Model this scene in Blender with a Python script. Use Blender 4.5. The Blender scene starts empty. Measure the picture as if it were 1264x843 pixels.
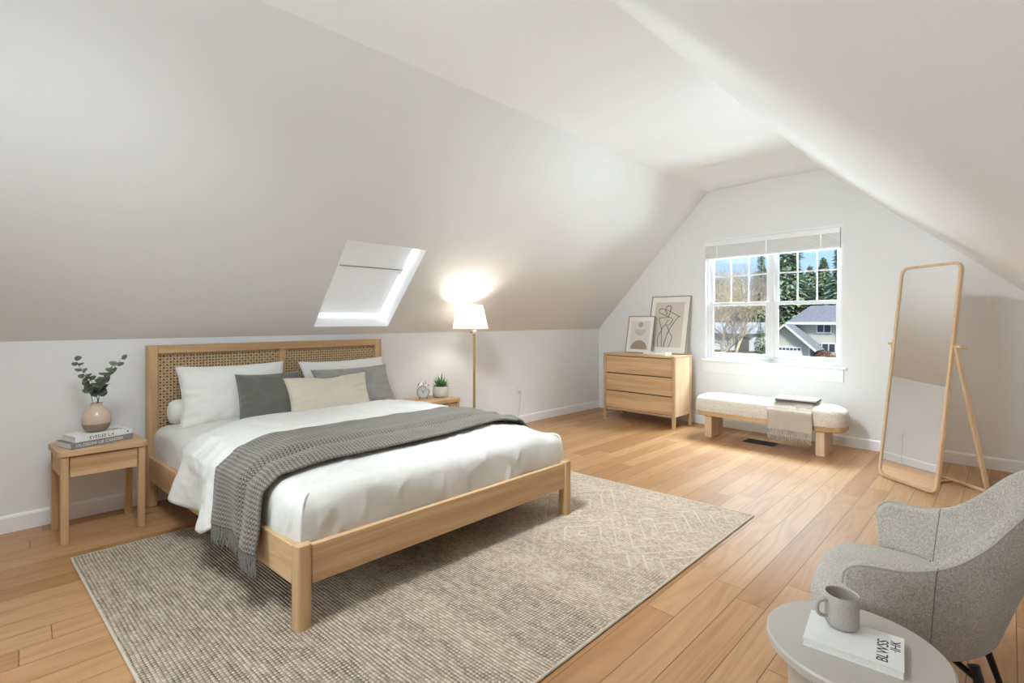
import bpy, bmesh, math, random
from mathutils import Vector, Matrix, Euler, noise

# ------------------------------------------------------------------ camera, light, exposure
scene = bpy.context.scene
COL = scene.collection
PI = math.pi
HX, HY = 1264, 843
FPX = 608.0                      # focal length in pixels
YAW = math.atan2(1246 - 632, FPX)   # world +X lies this far to the right of the view axis
CAM_Z = 1.5
cam = bpy.data.cameras.new('camera')
cam.sensor_fit = 'HORIZONTAL'; cam.sensor_width = 36.0
cam.lens = FPX / HX * 36.0
cam.shift_y = -(421.5 - 395.0) / HX
cam.clip_start = 0.05; cam.clip_end = 500
camo = bpy.data.objects.new('camera', cam); COL.objects.link(camo)
camo.location = (0, 0, CAM_Z)
camo.rotation_euler = (PI / 2, 0, YAW - PI / 2)
scene.camera = camo

scene.view_settings.view_transform = 'Standard'
scene.view_settings.look = 'None'
scene.view_settings.gamma = 1.0
scene.view_settings.use_curve_mapping = False
scene.view_settings.exposure = 0.80
try:
    scene.cycles.use_denoising = True
    scene.cycles.max_bounces = 12
    scene.cycles.diffuse_bounces = 8
    scene.cycles.transparent_max_bounces = 16
    scene.cycles.sample_clamp_indirect = 8.0
    scene.cycles.caustics_reflective = False
    scene.cycles.caustics_refractive = False
except Exception:
    pass

W_SKY = 0.80
XBACK = -2.6
world = bpy.data.worlds.new('sky'); scene.world = world
world.use_nodes = True
wn = world.node_tree; wn.nodes.clear()
def WN(t, **kw):
    n = wn.nodes.new(t)
    for k, v in kw.items(): setattr(n, k, v)
    return n
w_out = WN('ShaderNodeOutputWorld'); w_bg = WN('ShaderNodeBackground')
w_tc = WN('ShaderNodeTexCoord'); w_sep = WN('ShaderNodeSeparateXYZ')
w_ramp = WN('ShaderNodeValToRGB')
w_ramp.color_ramp.elements[0].position = 0.0; w_ramp.color_ramp.elements[0].color = (0.50, 0.72, 1.0, 1)
w_ramp.color_ramp.elements[1].position = 0.35; w_ramp.color_ramp.elements[1].color = (0.15, 0.38, 0.95, 1)
w_map = WN('ShaderNodeMapping'); w_map.inputs['Scale'].default_value = (3, 3, 9); w_map.inputs['Location'].default_value = (0.6, 1.7, 0.4)
w_noise = WN('ShaderNodeTexNoise'); w_noise.inputs['Scale'].default_value = 1.6; w_noise.inputs['Detail'].default_value = 8
w_cr = WN('ShaderNodeValToRGB')
w_cr.color_ramp.elements[0].position = 0.50; w_cr.color_ramp.elements[1].position = 0.66
w_mix = WN('ShaderNodeMixRGB'); w_mix.inputs['Color2'].default_value = (0.95, 0.96, 0.98, 1)
L = wn.links.new
L(w_tc.outputs['Generated'], w_sep.inputs[0]); L(w_sep.outputs['Z'], w_ramp.inputs[0])
L(w_tc.outputs['Generated'], w_map.inputs[0]); L(w_map.outputs[0], w_noise.inputs['Vector'])
L(w_noise.outputs['Fac'], w_cr.inputs[0]); L(w_cr.outputs[0], w_mix.inputs['Fac'])
L(w_ramp.outputs[0], w_mix.inputs['Color1']); L(w_mix.outputs[0], w_bg.inputs['Color'])
w_bg.inputs['Strength'].default_value = W_SKY
L(w_bg.outputs[0], w_out.inputs[0])

def area(name, loc, direction, sx, sy, power, color=(1, 1, 1), spread=PI):
    l = bpy.data.lights.new(name, 'AREA'); l.shape = 'RECTANGLE'; l.size = sx; l.size_y = sy
    l.energy = power; l.color = color; l.spread = spread
    o = bpy.data.objects.new(name, l); COL.objects.link(o); o.location = loc
    o.rotation_euler = Vector(direction).to_track_quat('-Z', 'Y').to_euler()
    return o
def point(name, loc, r, power, color=(1, 1, 1)):
    l = bpy.data.lights.new(name, 'POINT'); l.shadow_soft_size = r; l.energy = power; l.color = color
    o = bpy.data.objects.new(name, l); COL.objects.link(o); o.location = loc
    return o
# added fill lamps out of view: overhead, at the back, outside the windows; sun on the street
area('ceiling_fill', (1.45, 2.25, 3.30), (1.05, -0.08, -1), 0.6, 0.6, 54, (0.82, 0.935, 1.0), 1.8)  # added overhead lamp, tilted to brighten the gable end
area('ceiling_fill', (0.2, 2.2, 3.32), (-0.05, 0.15, -1), 0.8, 0.8, 40, (0.82, 0.935, 1.0), 2.35)  # second added overhead lamp, brightens the bed side and low wall
area('back_fill', (XBACK + .1, 2.2, 1.5), (1.0, -0.30, 0.22), 2.6, 1.4, 48, (0.75, 0.90, 1.0), 2.0)  # added fill lamp in front of the closed back wall
area('sky_fill', (8.6, 2.2, 4.6), (-1.0, 0.0, -0.95), 4.0, 2.4, 1700, (0.77, 0.91, 1.0))  # lamp added outside, above the window head, to boost the daylight
area('ground_fill', (15.0, 2.2, -2.4), (-1.0, 0.0, 0.55), 12.0, 4.0, 2300, (0.75, 0.90, 1.0))  # floating lamp added below the sill line to brighten the ceiling
area('roof_fill', (2.47, 5.6, 2.55), (0, -0.72, -0.694), 1.3, 1.3, 80, (0.95, 0.98, 1.0))  # lamp added outside the roof window, lights its blind and edges
sun = bpy.data.lights.new('sun', 'SUN'); sun.energy = 3.3; sun.angle = 0.2; sun.color = (1, 0.97, 0.92)
suno = bpy.data.objects.new('sun', sun); COL.objects.link(suno)
suno.rotation_euler = Vector((0.55, 0.62, -0.75)).to_track_quat('-Z', 'Y').to_euler()
LAMP_POWER = 11

# ------------------------------------------------------------------ helpers: objects
def link(o, parent=None):
    COL.objects.link(o)
    if parent is not None: o.parent = parent
    return o
def tag(o, label=None, cat=None, group=None, kind=None):
    if label: o['label'] = label
    if cat: o['category'] = cat
    if group: o['group'] = group
    if kind: o['kind'] = kind
    return o
def thing(name, label, cat, loc=(0, 0, 0), rotz=0.0, group=None):
    o = bpy.data.objects.new(name, None); o.empty_display_size = 0.1
    o.location = loc; o.rotation_euler = (0, 0, rotz)
    COL.objects.link(o)
    return tag(o, label, cat, group)
def obj(name, bm, m, parent=None, smooth=35, bevel=0.0, seg=2, subsurf=0, solid=0.0, recalc=True):
    if recalc: bmesh.ops.recalc_face_normals(bm, faces=bm.faces)
    me = bpy.data.meshes.new(name); bm.to_mesh(me); bm.free()
    mats = m if isinstance(m, (list, tuple)) else [m]
    for x in mats: me.materials.append(x)
    if smooth:
        for p in me.polygons: p.use_smooth = True
        if smooth < 180: me.set_sharp_from_angle(angle=math.radians(smooth))
    o = bpy.data.objects.new(name, me); link(o, parent)
    if solid:
        md = o.modifiers.new('solid', 'SOLIDIFY'); md.thickness = solid; md.offset = 0
    if bevel:
        md = o.modifiers.new('bevel', 'BEVEL'); md.width = bevel; md.segments = seg; md.limit_method = 'ANGLE'; md.angle_limit = math.radians(40)
        md.harden_normals = False
    if subsurf:
        md = o.modifiers.new('sub', 'SUBSURF'); md.levels = subsurf; md.render_levels = subsurf
    return o
def struct(name, bm, m, parent=None, **kw):
    o = obj(name, bm, m, parent, **kw)
    if parent is None: o['kind'] = 'structure'
    return o
def BM(): return bmesh.new()
def dup(root, loc=None, rotz=None, label=None, group=None):
    r = root.copy(); COL.objects.link(r)
    if loc is not None: r.location = loc
    if rotz is not None: r.rotation_euler = (0, 0, rotz)
    if label: r['label'] = label
    if group: r['group'] = group
    for ch in list(root.children):
        c = ch.copy(); COL.objects.link(c); c.parent = r
        for g in list(ch.children):
            d = g.copy(); COL.objects.link(d); d.parent = c
    return r

# ------------------------------------------------------------------ helpers: shapes
def box(bm, x0, x1, y0, y1, z0, z1):
    vs = [bm.verts.new((x, y, z)) for x in (x0, x1) for y in (y0, y1) for z in (z0, z1)]
    for f in ((0, 1, 3, 2), (4, 6, 7, 5), (0, 4, 5, 1), (2, 3, 7, 6), (0, 2, 6, 4), (1, 5, 7, 3)):
        bm.faces.new([vs[i] for i in f])
    return vs
def obox(bm, c, ax, ay, az, hx, hy, hz):
    """box about c with unit axes ax, ay, az and half sizes"""
    c = Vector(c); ax = Vector(ax).normalized() * hx; ay = Vector(ay).normalized() * hy; az = Vector(az).normalized() * hz
    vs = [bm.verts.new(c + ax * i + ay * j + az * k) for i in (-1, 1) for j in (-1, 1) for k in (-1, 1)]
    for f in ((0, 1, 3, 2), (4, 6, 7, 5), (0, 4, 5, 1), (2, 3, 7, 6), (0, 2, 6, 4), (1, 5, 7, 3)):
        bm.faces.new([vs[i] for i in f])
def frame_of(d):
    d = Vector(d).normalized()
    a = Vector((0, 0, 1)) if abs(d.z) < 0.9 else Vector((1, 0, 0))
    u = d.cross(a).normalized(); v = d.cross(u).normalized()
    return u, v
def tube(bm, pts, r, seg=8, cap=True, closed=False):
    pts = [Vector(p) for p in pts]; n = len(pts)
    rr = r if isinstance(r, (list, tuple)) else [r] * n
    rings = []; pu = None
    for i, p in enumerate(pts):
        a = pts[i - 1] if (i > 0 or closed) else p
        b = pts[(i + 1) % n] if (i < n - 1 or closed) else p
        d = (b - a)
        if d.length < 1e-9: d = Vector((0, 0, 1))
        d.normalize()
        if pu is None: u, v = frame_of(d)
        else:
            u = pu - d * pu.dot(d)
            if u.length < 1e-6: u, v = frame_of(d)
            u.normalize(); v = d.cross(u)
        pu = u
        rings.append([bm.verts.new(p + (u * math.cos(2 * PI * k / seg) + v * math.sin(2 * PI * k / seg)) * rr[i]) for k in range(seg)])
    m = n if closed else n - 1
    for i in range(m):
        A = rings[i]; B = rings[(i + 1) % n]
        for k in range(seg):
            bm.faces.new((A[k], A[(k + 1) % seg], B[(k + 1) % seg], B[k]))
    if cap and not closed:
        bm.faces.new(rings[0][::-1]); bm.faces.new(rings[-1])
def lathe(bm, prof, seg=32, c=(0, 0, 0), cap0=True, cap1=True, closed=False):
    c = Vector(c); rings = []
    for (r, z) in prof:
        if r < 1e-6: rings.append([bm.verts.new(c + Vector((0, 0, z)))])
        else: rings.append([bm.verts.new(c + Vector((r * math.cos(2 * PI * k / seg), r * math.sin(2 * PI * k / seg), z))) for k in range(seg)])
    n = len(rings)
    for i in range(n if closed else n - 1):
        A, B = rings[i], rings[(i + 1) % n]
        for k in range(seg):
            k2 = (k + 1) % seg
            if len(A) == 1 and len(B) == 1: continue
            if len(A) == 1: bm.faces.new((A[0], B[k2], B[k]))
            elif len(B) == 1: bm.faces.new((A[k], A[k2], B[0]))
            else: bm.faces.new((A[k], A[k2], B[k2], B[k]))
    if not closed:
        if cap0 and len(rings[0]) > 1: bm.faces.new(rings[0][::-1])
        if cap1 and len(rings[-1]) > 1: bm.faces.new(rings[-1])
def prism(bm, poly, h0, h1, put):
    """poly: 2D outline; put(a, b, h) -> 3D"""
    A = [bm.verts.new(put(a, b, h0)) for a, b in poly]; B = [bm.verts.new(put(a, b, h1)) for a, b in poly]
    n = len(poly)
    bm.faces.new(A[::-1]); bm.faces.new(B)
    for i in range(n): bm.faces.new((A[i], A[(i + 1) % n], B[(i + 1) % n], B[i]))
def ring_prism(bm, outer, inner, h0, h1, put):
    n = len(outer)
    O0 = [bm.verts.new(put(a, b, h0)) for a, b in outer]; O1 = [bm.verts.new(put(a, b, h1)) for a, b in outer]
    I0 = [bm.verts.new(put(a, b, h0)) for a, b in inner]; I1 = [bm.verts.new(put(a, b, h1)) for a, b in inner]
    for i in range(n):
        j = (i + 1) % n
        bm.faces.new((O0[i], O0[j], O1[j], O1[i])); bm.faces.new((I0[j], I0[i], I1[i], I1[j]))
        bm.faces.new((O1[i], O1[j], I1[j], I1[i])); bm.faces.new((O0[j], O0[i], I0[i], I0[j]))
def rrect(x0, x1, y0, y1, r, n=6):
    pts = []
    for cx, cy, a0 in ((x1 - r, y1 - r, 0), (x0 + r, y1 - r, 90), (x0 + r, y0 + r, 180), (x1 - r, y0 + r, 270)):
        for k in range(n + 1):
            a = math.radians(a0 + 90 * k / n); pts.append((cx + r * math.cos(a), cy + r * math.sin(a)))
    return pts
XY = lambda a, b, h: (a, b, h)
def grid(bm, f, nu, nv, u0=0., u1=1., v0=0., v1=1., us=1., vs=1., arc=False):
    uvl = bm.loops.layers.uv.verify()
    V = [[bm.verts.new(f(u0 + (u1 - u0) * i / nu, v0 + (v1 - v0) * j / nv)) for j in range(nv + 1)] for i in range(nu + 1)]
    A = [u0 + (u1 - u0) * a / nu for a in range(nu + 1)]
    if arc:      # texture follows the true length of the cloth
        m = nv // 3; A = [0.0]
        for a in range(nu): A.append(A[-1] + (V[a + 1][m].co - V[a][m].co).length)
    for i in range(nu):
        for j in range(nv):
            fc = bm.faces.new((V[i][j], V[i + 1][j], V[i + 1][j + 1], V[i][j + 1]))
            for lp, (a, b) in zip(fc.loops, ((i, j), (i + 1, j), (i + 1, j + 1), (i, j + 1))):
                lp[uvl].uv = (A[a] * us, (v0 + (v1 - v0) * b / nv) * vs)
    return V
def warp(bm, f):
    for v in bm.verts: v.co = Vector(f(v.co.x, v.co.y, v.co.z))
def xform(bm, M):
    bmesh.ops.transform(bm, matrix=M, verts=bm.verts)
def ell(bm, c, rx, ry, rz, seg=16, rings=10, M=None):
    mm = Matrix.Translation(c) @ (M.to_4x4() if M else Matrix.Identity(4)) @ Matrix.Diagonal((rx, ry, rz, 1))
    bmesh.ops.create_uvsphere(bm, u_segments=seg, v_segments=rings, radius=1, matrix=mm)
def sm(a, b, x):
    t = min(1, max(0, (x - a) / (b - a))); return t * t * (3 - 2 * t)
def lerp(a, b, t): return a + (b - a) * t
def nz(x, y, z=0.0): return noise.noise(Vector((x, y, z)))
def wrinkle(x, y, z=0.0):
    """soft creases: narrow ridges along wandering lines"""
    a = nz(x + .5 * nz(x * 1.7, y * 1.7, z), y + .5 * nz(y * 1.7, x * 1.7, z + 3), z)
    return (1 - min(1, abs(a) * 4.5)) ** 2
def spline(pts, n):
    """Catmull-Rom through pts"""
    P = [Vector(p) for p in pts]; P = [2 * P[0] - P[1]] + P + [2 * P[-1] - P[-2]]
    out = []; m = len(P) - 3
    for k in range(n + 1):
        t = k / n * m; i = min(int(t), m - 1); t -= i
        a, b, c, d = P[i:i + 4]
        out.append(0.5 * ((2 * b) + (c - a) * t + (2 * a - 5 * b + 4 * c - d) * t * t + (3 * b - a - 3 * c + d) * t ** 3))
    return out
def text_bm(s, size, extrude=0.0004):
    cu = bpy.data.curves.new('txt', 'FONT'); cu.body = s; cu.size = size; cu.extrude = extrude
    cu.align_x = 'CENTER'; cu.align_y = 'CENTER'
    o = bpy.data.objects.new('txt', cu); COL.objects.link(o)
    dg = bpy.context.evaluated_depsgraph_get(); dg.update()
    me = bpy.data.meshes.new_from_object(o.evaluated_get(dg))
    bm = bmesh.new(); bm.from_mesh(me)
    bpy.data.objects.remove(o); bpy.data.meshes.remove(me); bpy.data.curves.remove(cu)
    return bm

# ------------------------------------------------------------------ helpers: materials
class NT:
    def __init__(s, name):
        s.m = bpy.data.materials.new(name); s.m.use_nodes = True
        s.t = s.m.node_tree; s.t.nodes.clear()
        s.out = s.n('ShaderNodeOutputMaterial'); s.b = s.n('ShaderNodeBsdfPrincipled')
        s.l(s.b.outputs[0], s.out.inputs[0])
    def n(s, t, ins=None, **kw):
        x = s.t.nodes.new(t)
        for k, v in kw.items(): setattr(x, k, v)
        if ins:
            for k, v in ins.items():
                if hasattr(v, 'is_output') or isinstance(v, bpy.types.NodeSocket): s.l(v, x.inputs[k])
                else: x.inputs[k].default_value = v
        return x
    def l(s, a, b): s.t.links.new(a, b)
    def set(s, k, v):
        if isinstance(v, bpy.types.NodeSocket): s.l(v, s.b.inputs[k])
        else: s.b.inputs[k].default_value = v
    def math(s, op, a, b=0.0, c=0.0):
        x = s.n('ShaderNodeMath', operation=op)
        for i, v in enumerate((a, b, c)):
            if isinstance(v, bpy.types.NodeSocket): s.l(v, x.inputs[i])
            else: x.inputs[i].default_value = v
        return x.outputs[0]
    def coord(s, kind='Object', scale=(1, 1, 1), loc=(0, 0, 0), rot=(0, 0, 0)):
        tc = s.n('ShaderNodeTexCoord')
        mp = s.n('ShaderNodeMapping', {'Scale': scale, 'Location': loc, 'Rotation': rot})
        s.l(tc.outputs[kind], mp.inputs[0]); return mp.outputs[0]
    def noise(s, vec, scale=5, detail=4, rough=0.5, dist=0.0):
        return s.n('ShaderNodeTexNoise', {'Vector': vec, 'Scale': scale, 'Detail': detail, 'Roughness': rough, 'Distortion': dist}).outputs['Fac']
    def ramp(s, fac, stops):
        r = s.n('ShaderNodeValToRGB'); e = r.color_ramp.elements
        while len(e) < len(stops): e.new(0.5)
        for k, (p, c) in enumerate(stops):
            e[k].position = p; e[k].color = (c[0], c[1], c[2], 1)
        s.l(fac, r.inputs[0]); return r.outputs[0]
    def mix(s, fac, a, b, mode='MIX'):
        x = s.n('ShaderNodeMixRGB', blend_type=mode)
        for k, v in (('Fac', fac), ('Color1', a), ('Color2', b)):
            if isinstance(v, bpy.types.NodeSocket): s.l(v, x.inputs[k])
            else: x.inputs[k].default_value = v if not isinstance(v, tuple) or len(v) == 4 else (*v, 1)
        return x.outputs[0]
    def bump(s, h, strength=0.3, dist=0.01):
        b = s.n('ShaderNodeBump', {'Height': h, 'Strength': strength, 'Distance': dist}); s.l(b.outputs[0], s.b.inputs['Normal'])
def c4(c): return (c[0], c[1], c[2], 1)

def plain(name, col, rough=0.5, metal=0.0, var=0.04, vscale=6, bump=0.0, bscale=60, spec=None):
    t = NT(name); v = t.coord()
    nf = t.noise(v, vscale, 3)
    a = tuple(x * (1 - var) for x in col); b = tuple(min(1, x * (1 + var)) for x in col)
    t.set('Base Color', t.ramp(nf, [(0.3, a), (0.7, b)])); t.set('Roughness', rough); t.set('Metallic', metal)
    if spec is not None: t.set('Specular IOR Level', spec)
    if bump: t.bump(t.noise(v, bscale, 4), bump, 0.003)
    return t.m
def paint(name, col, rough=0.65):
    t = NT(name); v = t.coord()
    t.set('Base Color', t.ramp(t.noise(v, 1.3, 2), [(0.3, tuple(x * .99 for x in col)), (0.7, tuple(min(1, x * 1.01) for x in col))]))
    t.set('Roughness', rough); t.set('Specular IOR Level', 0.3)
    t.bump(t.noise(v, 55, 3, 0.55), 0.10, 0.004)
    return t.m
def wood(name, axis, light, dark, rough=0.45, sc=1.0, contrast=1.0):
    """straight-grained wood; axis = the grain's direction in object space"""
    t = NT(name)
    fine = [46 * sc] * 3; fine[axis] = 1.6 * sc
    mid = [11 * sc] * 3; mid[axis] = 0.55 * sc
    pore = [170 * sc] * 3; pore[axis] = 5 * sc
    oi = t.n('ShaderNodeObjectInfo')
    tc = t.n('ShaderNodeTexCoord')
    add = t.n('ShaderNodeVectorMath', operation='ADD'); t.l(tc.outputs['Object'], add.inputs[0])
    cmb = t.n('ShaderNodeCombineXYZ')
    for k in range(3): t.l(t.math('MULTIPLY', oi.outputs['Random'], 7.0 + 3 * k), cmb.inputs[k])
    t.l(cmb.outputs[0], add.inputs[1])
    def mp(s): return t.n('ShaderNodeMapping', {'Vector': add.outputs[0], 'Scale': s}).outputs[0]
    a = t.noise(mp(mid), 1.0, 3, 0.55, 0.9); b = t.noise(mp(fine), 1.0, 5, 0.6, 0.3); c = t.noise(mp(pore), 1.0, 2, 0.5)
    f = t.math('ADD', t.math('MULTIPLY', a, 0.62), t.math('ADD', t.math('MULTIPLY', b, 0.30), t.math('MULTIPLY', c, 0.08)))
    k = 0.11 / contrast
    col = t.ramp(f, [(0.5 - k * 1.4, dark), (0.5, tuple((x + y) / 2 for x, y in zip(light, dark))), (0.5 + k, light)])
    t.set('Base Color', col); t.set('Roughness', rough); t.set('Specular IOR Level', 0.35)
    t.bump(t.math('ADD', t.math('MULTIPLY', b, .6), t.math('MULTIPLY', c, .4)), 0.08, 0.002)
    return t.m
def cloth(name, col, weave=700, var=0.06, bump=0.25, rough=0.9, sheen=0.2, crease=0.0):
    t = NT(name); v = t.coord()
    nf = t.noise(v, 9, 4)
    th = t.noise(t.coord(scale=(1, 1, 1)), weave, 2)
    f = t.math('ADD', t.math('MULTIPLY', nf, .5), t.math('MULTIPLY', th, .5))
    t.set('Base Color', t.ramp(f, [(0.35, tuple(x * (1 - var) for x in col)), (0.65, tuple(min(1, x * (1 + var)) for x in col))]))
    t.set('Roughness', rough); t.set('Sheen Weight', sheen); t.set('Specular IOR Level', 0.2)
    h = th
    if crease:
        cr = t.noise(t.coord(scale=(1, 1, 1.0)), 7, 5, 0.55, 1.6)
        h = t.math('ADD', t.math('MULTIPLY', th, 0.12), t.math('MULTIPLY', cr, crease))
        t.bump(h, 0.45, 0.012)
    else: t.bump(h, bump, 0.002)
    return t.m

OAK_L, OAK_D = (0.60, 0.395, 0.215), (0.42, 0.25, 0.118)
PALE_L, PALE_D = (0.70, 0.51, 0.325), (0.56, 0.38, 0.215)
M = {}
M['wall'] = paint('wall_paint', (0.775, 0.777, 0.775))
M['slope'] = paint('slope_paint', (0.775, 0.772, 0.763))
M['ceil'] = paint('ceiling_paint', (0.85, 0.852, 0.85))
M['trim'] = plain('white_trim_paint', (0.83, 0.83, 0.83), 0.35, var=0.01)
for k, ax in (('x', 0), ('y', 1), ('z', 2)):
    M['oak_' + k] = wood('oak_grain_' + k, ax, OAK_L, OAK_D)
    M['pale_' + k] = wood('pale_oak_grain_' + k, ax, PALE_L, PALE_D)
M['sheet'] = cloth('white_linen', (0.62, 0.595, 0.55), 600, 0.03, crease=0.7)
M['duvet'] = cloth('white_duvet_cotton', (0.65, 0.63, 0.59), 600, 0.03, crease=0.6)
M['white_pillow'] = cloth('white_pillow_linen', (0.70, 0.68, 0.645), 700, 0.03, crease=0.45)
M['grey_pillow'] = cloth('grey_velvet', (0.120, 0.114, 0.100), 500, 0.14, crease=0.3, sheen=0.4)
M['blue_pillow'] = cloth('slate_grey_linen', (0.275, 0.262, 0.245), 500, 0.10, crease=0.3)
M['beige_pillow'] = cloth('beige_linen', (0.56, 0.485, 0.39), 500, 0.07, crease=0.45)
M['chair'] = None

# ------------------------------------------------------------------ room shell
KY, KZ = 4.98, 1.347           # left knee wall plane and its height
CY0, CY1, CZ = 3.05, 1.618, 3.35   # flat ceiling between the slopes
RY, RZ = -0.575, 1.347         # right knee wall
XB, XE = -2.6, 7.04            # back wall, gable wall
KK = 0.025
def gx(y): return XE - KK * (KY - y)      # inner face of the gable wall at y

def floor_mat():
    t = NT('fir_floorboards')
    tc = t.n('ShaderNodeTexCoord'); sep = t.n('ShaderNodeSeparateXYZ'); t.l(tc.outputs['Object'], sep.inputs[0])
    X, Y = sep.outputs[0], sep.outputs[1]
    PW = 0.152; PL = 2.3
    yr = t.math('DIVIDE', t.math('ADD', Y, 0.024), PW); row = t.math('FLOOR', yr); fy = t.math('FRACT', yr)
    w1 = t.n('ShaderNodeTexWhiteNoise', noise_dimensions='1D'); t.l(row, w1.inputs['W'])
    xs = t.math('DIVIDE', t.math('ADD', X, t.math('MULTIPLY', w1.outputs['Value'], 7.0)), PL)
    idx = t.math('FLOOR', xs); fx = t.math('FRACT', xs)
    cv = t.n('ShaderNodeCombineXYZ'); t.l(row, cv.inputs[0]); t.l(idx, cv.inputs[1])
    w2 = t.n('ShaderNodeTexWhiteNoise', noise_dimensions='2D'); t.l(cv.outputs[0], w2.inputs['Vector'])
    rnd = w2.outputs['Value']; rnd2 = w2.outputs['Color']
    off = t.n('ShaderNodeCombineXYZ'); t.l(t.math('MULTIPLY', rnd, 13.0), off.inputs[0]); t.l(t.math('MULTIPLY', rnd, 31.0), off.inputs[1])
    ad = t.n('ShaderNodeVectorMath', operation='ADD'); t.l(tc.outputs['Object'], ad.inputs[0]); t.l(off.outputs[0], ad.inputs[1])
    def mp(s): return t.n('ShaderNodeMapping', {'Vector': ad.outputs[0], 'Scale': s}).outputs[0]
    big = t.noise(mp((0.5, 5.5, 1)), 1.0, 2, 0.5, 0.6)
    rings = t.math('FRACT', t.math('MULTIPLY', big, 9.0))
    rings = t.math('ABSOLUTE', t.math('SUBTRACT', rings, 0.5))
    fine = t.noise(mp((3.0, 90, 1)), 1.0, 4, 0.6)
    streak = t.noise(mp((0.8, 16, 1)), 1.0, 3, 0.6, 0.3)
    base = t.ramp(rnd, [(0.0, (0.325, 0.160, 0.064)), (0.25, (0.395, 0.214, 0.094)), (0.5, (0.44, 0.252, 0.120)), (0.75, (0.41, 0.224, 0.100)), (1.0, (0.32, 0.152, 0.056))])
    g = t.math('ADD', t.math('MULTIPLY', rings, 0.55), t.math('ADD', t.math('MULTIPLY', fine, 0.35), t.math('MULTIPLY', streak, 0.6)))
    mul = t.ramp(g, [(0.30, (0.80, 0.72, 0.62)), (0.62, (1.0, 1.0, 1.0)), (0.9, (1.12, 1.12, 1.10))])
    col = t.mix(1.0, base, mul, 'MULTIPLY')
    # knots
    vo = t.n('ShaderNodeTexVoronoi', {'Vector': mp((0.9, 2.6, 1)), 'Scale': 1.0, 'Randomness': 1.0})
    kn = t.ramp(vo.outputs['Distance'], [(0.0, (1, 1, 1)), (0.035, (0.9, 0.9, 0.9)), (0.075, (0, 0, 0))])
    col = t.mix(t.math('MULTIPLY', kn, 0.75), col, (0.17, 0.075, 0.03, 1))
    # gaps
    ey = t.math('MINIMUM', fy, t.math('SUBTRACT', 1.0, fy)); ex = t.math('MINIMUM', fx, t.math('SUBTRACT', 1.0, fx))
    gap = t.math('MINIMUM', t.math('MULTIPLY', ey, PW), t.math('MULTIPLY', ex, PL))
    gm = t.ramp(t.math('MULTIPLY', gap, 100.0), [(0.12, (1, 1, 1)), (0.30, (0, 0, 0))])
    col = t.mix(t.math('MULTIPLY', gm, 0.88), col, (0.12, 0.055, 0.025, 1))
    t.set('Base Color', col)
    t.set('Roughness', t.math('ADD', 0.30, t.math('MULTIPLY', streak, 0.18))); t.set('Specular IOR Level', 0.42)
    hh = t.math('SUBTRACT', t.math('MULTIPLY', fine, 0.15), gm)
    t.bump(hh, 0.25, 0.003)
    return t.m
M['floor'] = floor_mat()

T = 0.12
b = BM(); box(b, XB - T, XE + T, RY - T, KY + T, -0.15, 0.0); struct('floor', b, M['floor'], smooth=0)
b = BM(); box(b, XB - T, XE + T, KY, KY + T, 0, KZ); struct('wall_left', b, M['wall'], smooth=0)
b = BM(); box(b, XB - T, XE + T, RY - T, RY, 0, RZ); struct('wall_right', b, M['wall'], smooth=0)
GP = [(RY, 0), (KY, 0), (KY, KZ), (CY0, CZ), (CY1, CZ), (RY, RZ)]
b = BM(); prism(b, GP, XB - T, XB, lambda a, c, h: (h, a, c)); struct('wall_back', b, M['wall'], smooth=0)
b = BM(); box(b, XB - T, XE + T, CY1 - .02, CY0 + .02, CZ, CZ + T); struct('ceiling', b, M['ceil'], smooth=0)
# left slope with the roof-window opening; coordinates: X and s (distance up the slope from the knee wall)
SL = math.hypot(KY - CY0, CZ - KZ); SD = Vector((0, (CY0 - KY) / SL, (CZ - KZ) / SL)); SN = Vector((0, SD.z, -SD.y))   # SN points out of the room
def sp(x, s, n=0.0): return Vector((x, KY, KZ)) + SD * s + SN * n
SX0, SX1 = 2.045, 2.90; S0, S1 = 0.112, 1.208
b = BM()
def slab(bm, x0, x1, s0, s1, n0=0.0, n1=T):
    vs = [bm.verts.new(sp(x, s, n)) for x in (x0, x1) for s in (s0, s1) for n in (n0, n1)]
    for f in ((0, 1, 3, 2), (4, 6, 7, 5), (0, 4, 5, 1), (2, 3, 7, 6), (0, 2, 6, 4), (1, 5, 7, 3)): bm.faces.new([vs[i] for i in f])
slab(b, XB - T, SX0, -0.0, SL); slab(b, SX1, XE + T, 0, SL); slab(b, SX0, SX1, 0, S0); slab(b, SX0, SX1, S1, SL)
struct('ceiling_slope_left', b, M['slope'], smooth=0)
RL = math.hypot(CY1 - RY, CZ - RZ); rd = Vector((0, (RY - CY1) / RL, (RZ - CZ) / RL)); rn = Vector((0, rd.z, -rd.y))
b = BM(); vs = [b.verts.new(Vector((x, CY1, CZ)) + rd * s + rn * n) for x in (XB - T, XE + T) for s in (0, RL + .02) for n in (0, T)]
for f in ((0, 1, 3, 2), (4, 6, 7, 5), (0, 4, 5, 1), (2, 3, 7, 6), (0, 2, 6, 4), (1, 5, 7, 3)): b.faces.new([vs[i] for i in f])
struct('ceiling_slope_right', b, M['ceil'], smooth=0)

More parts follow.
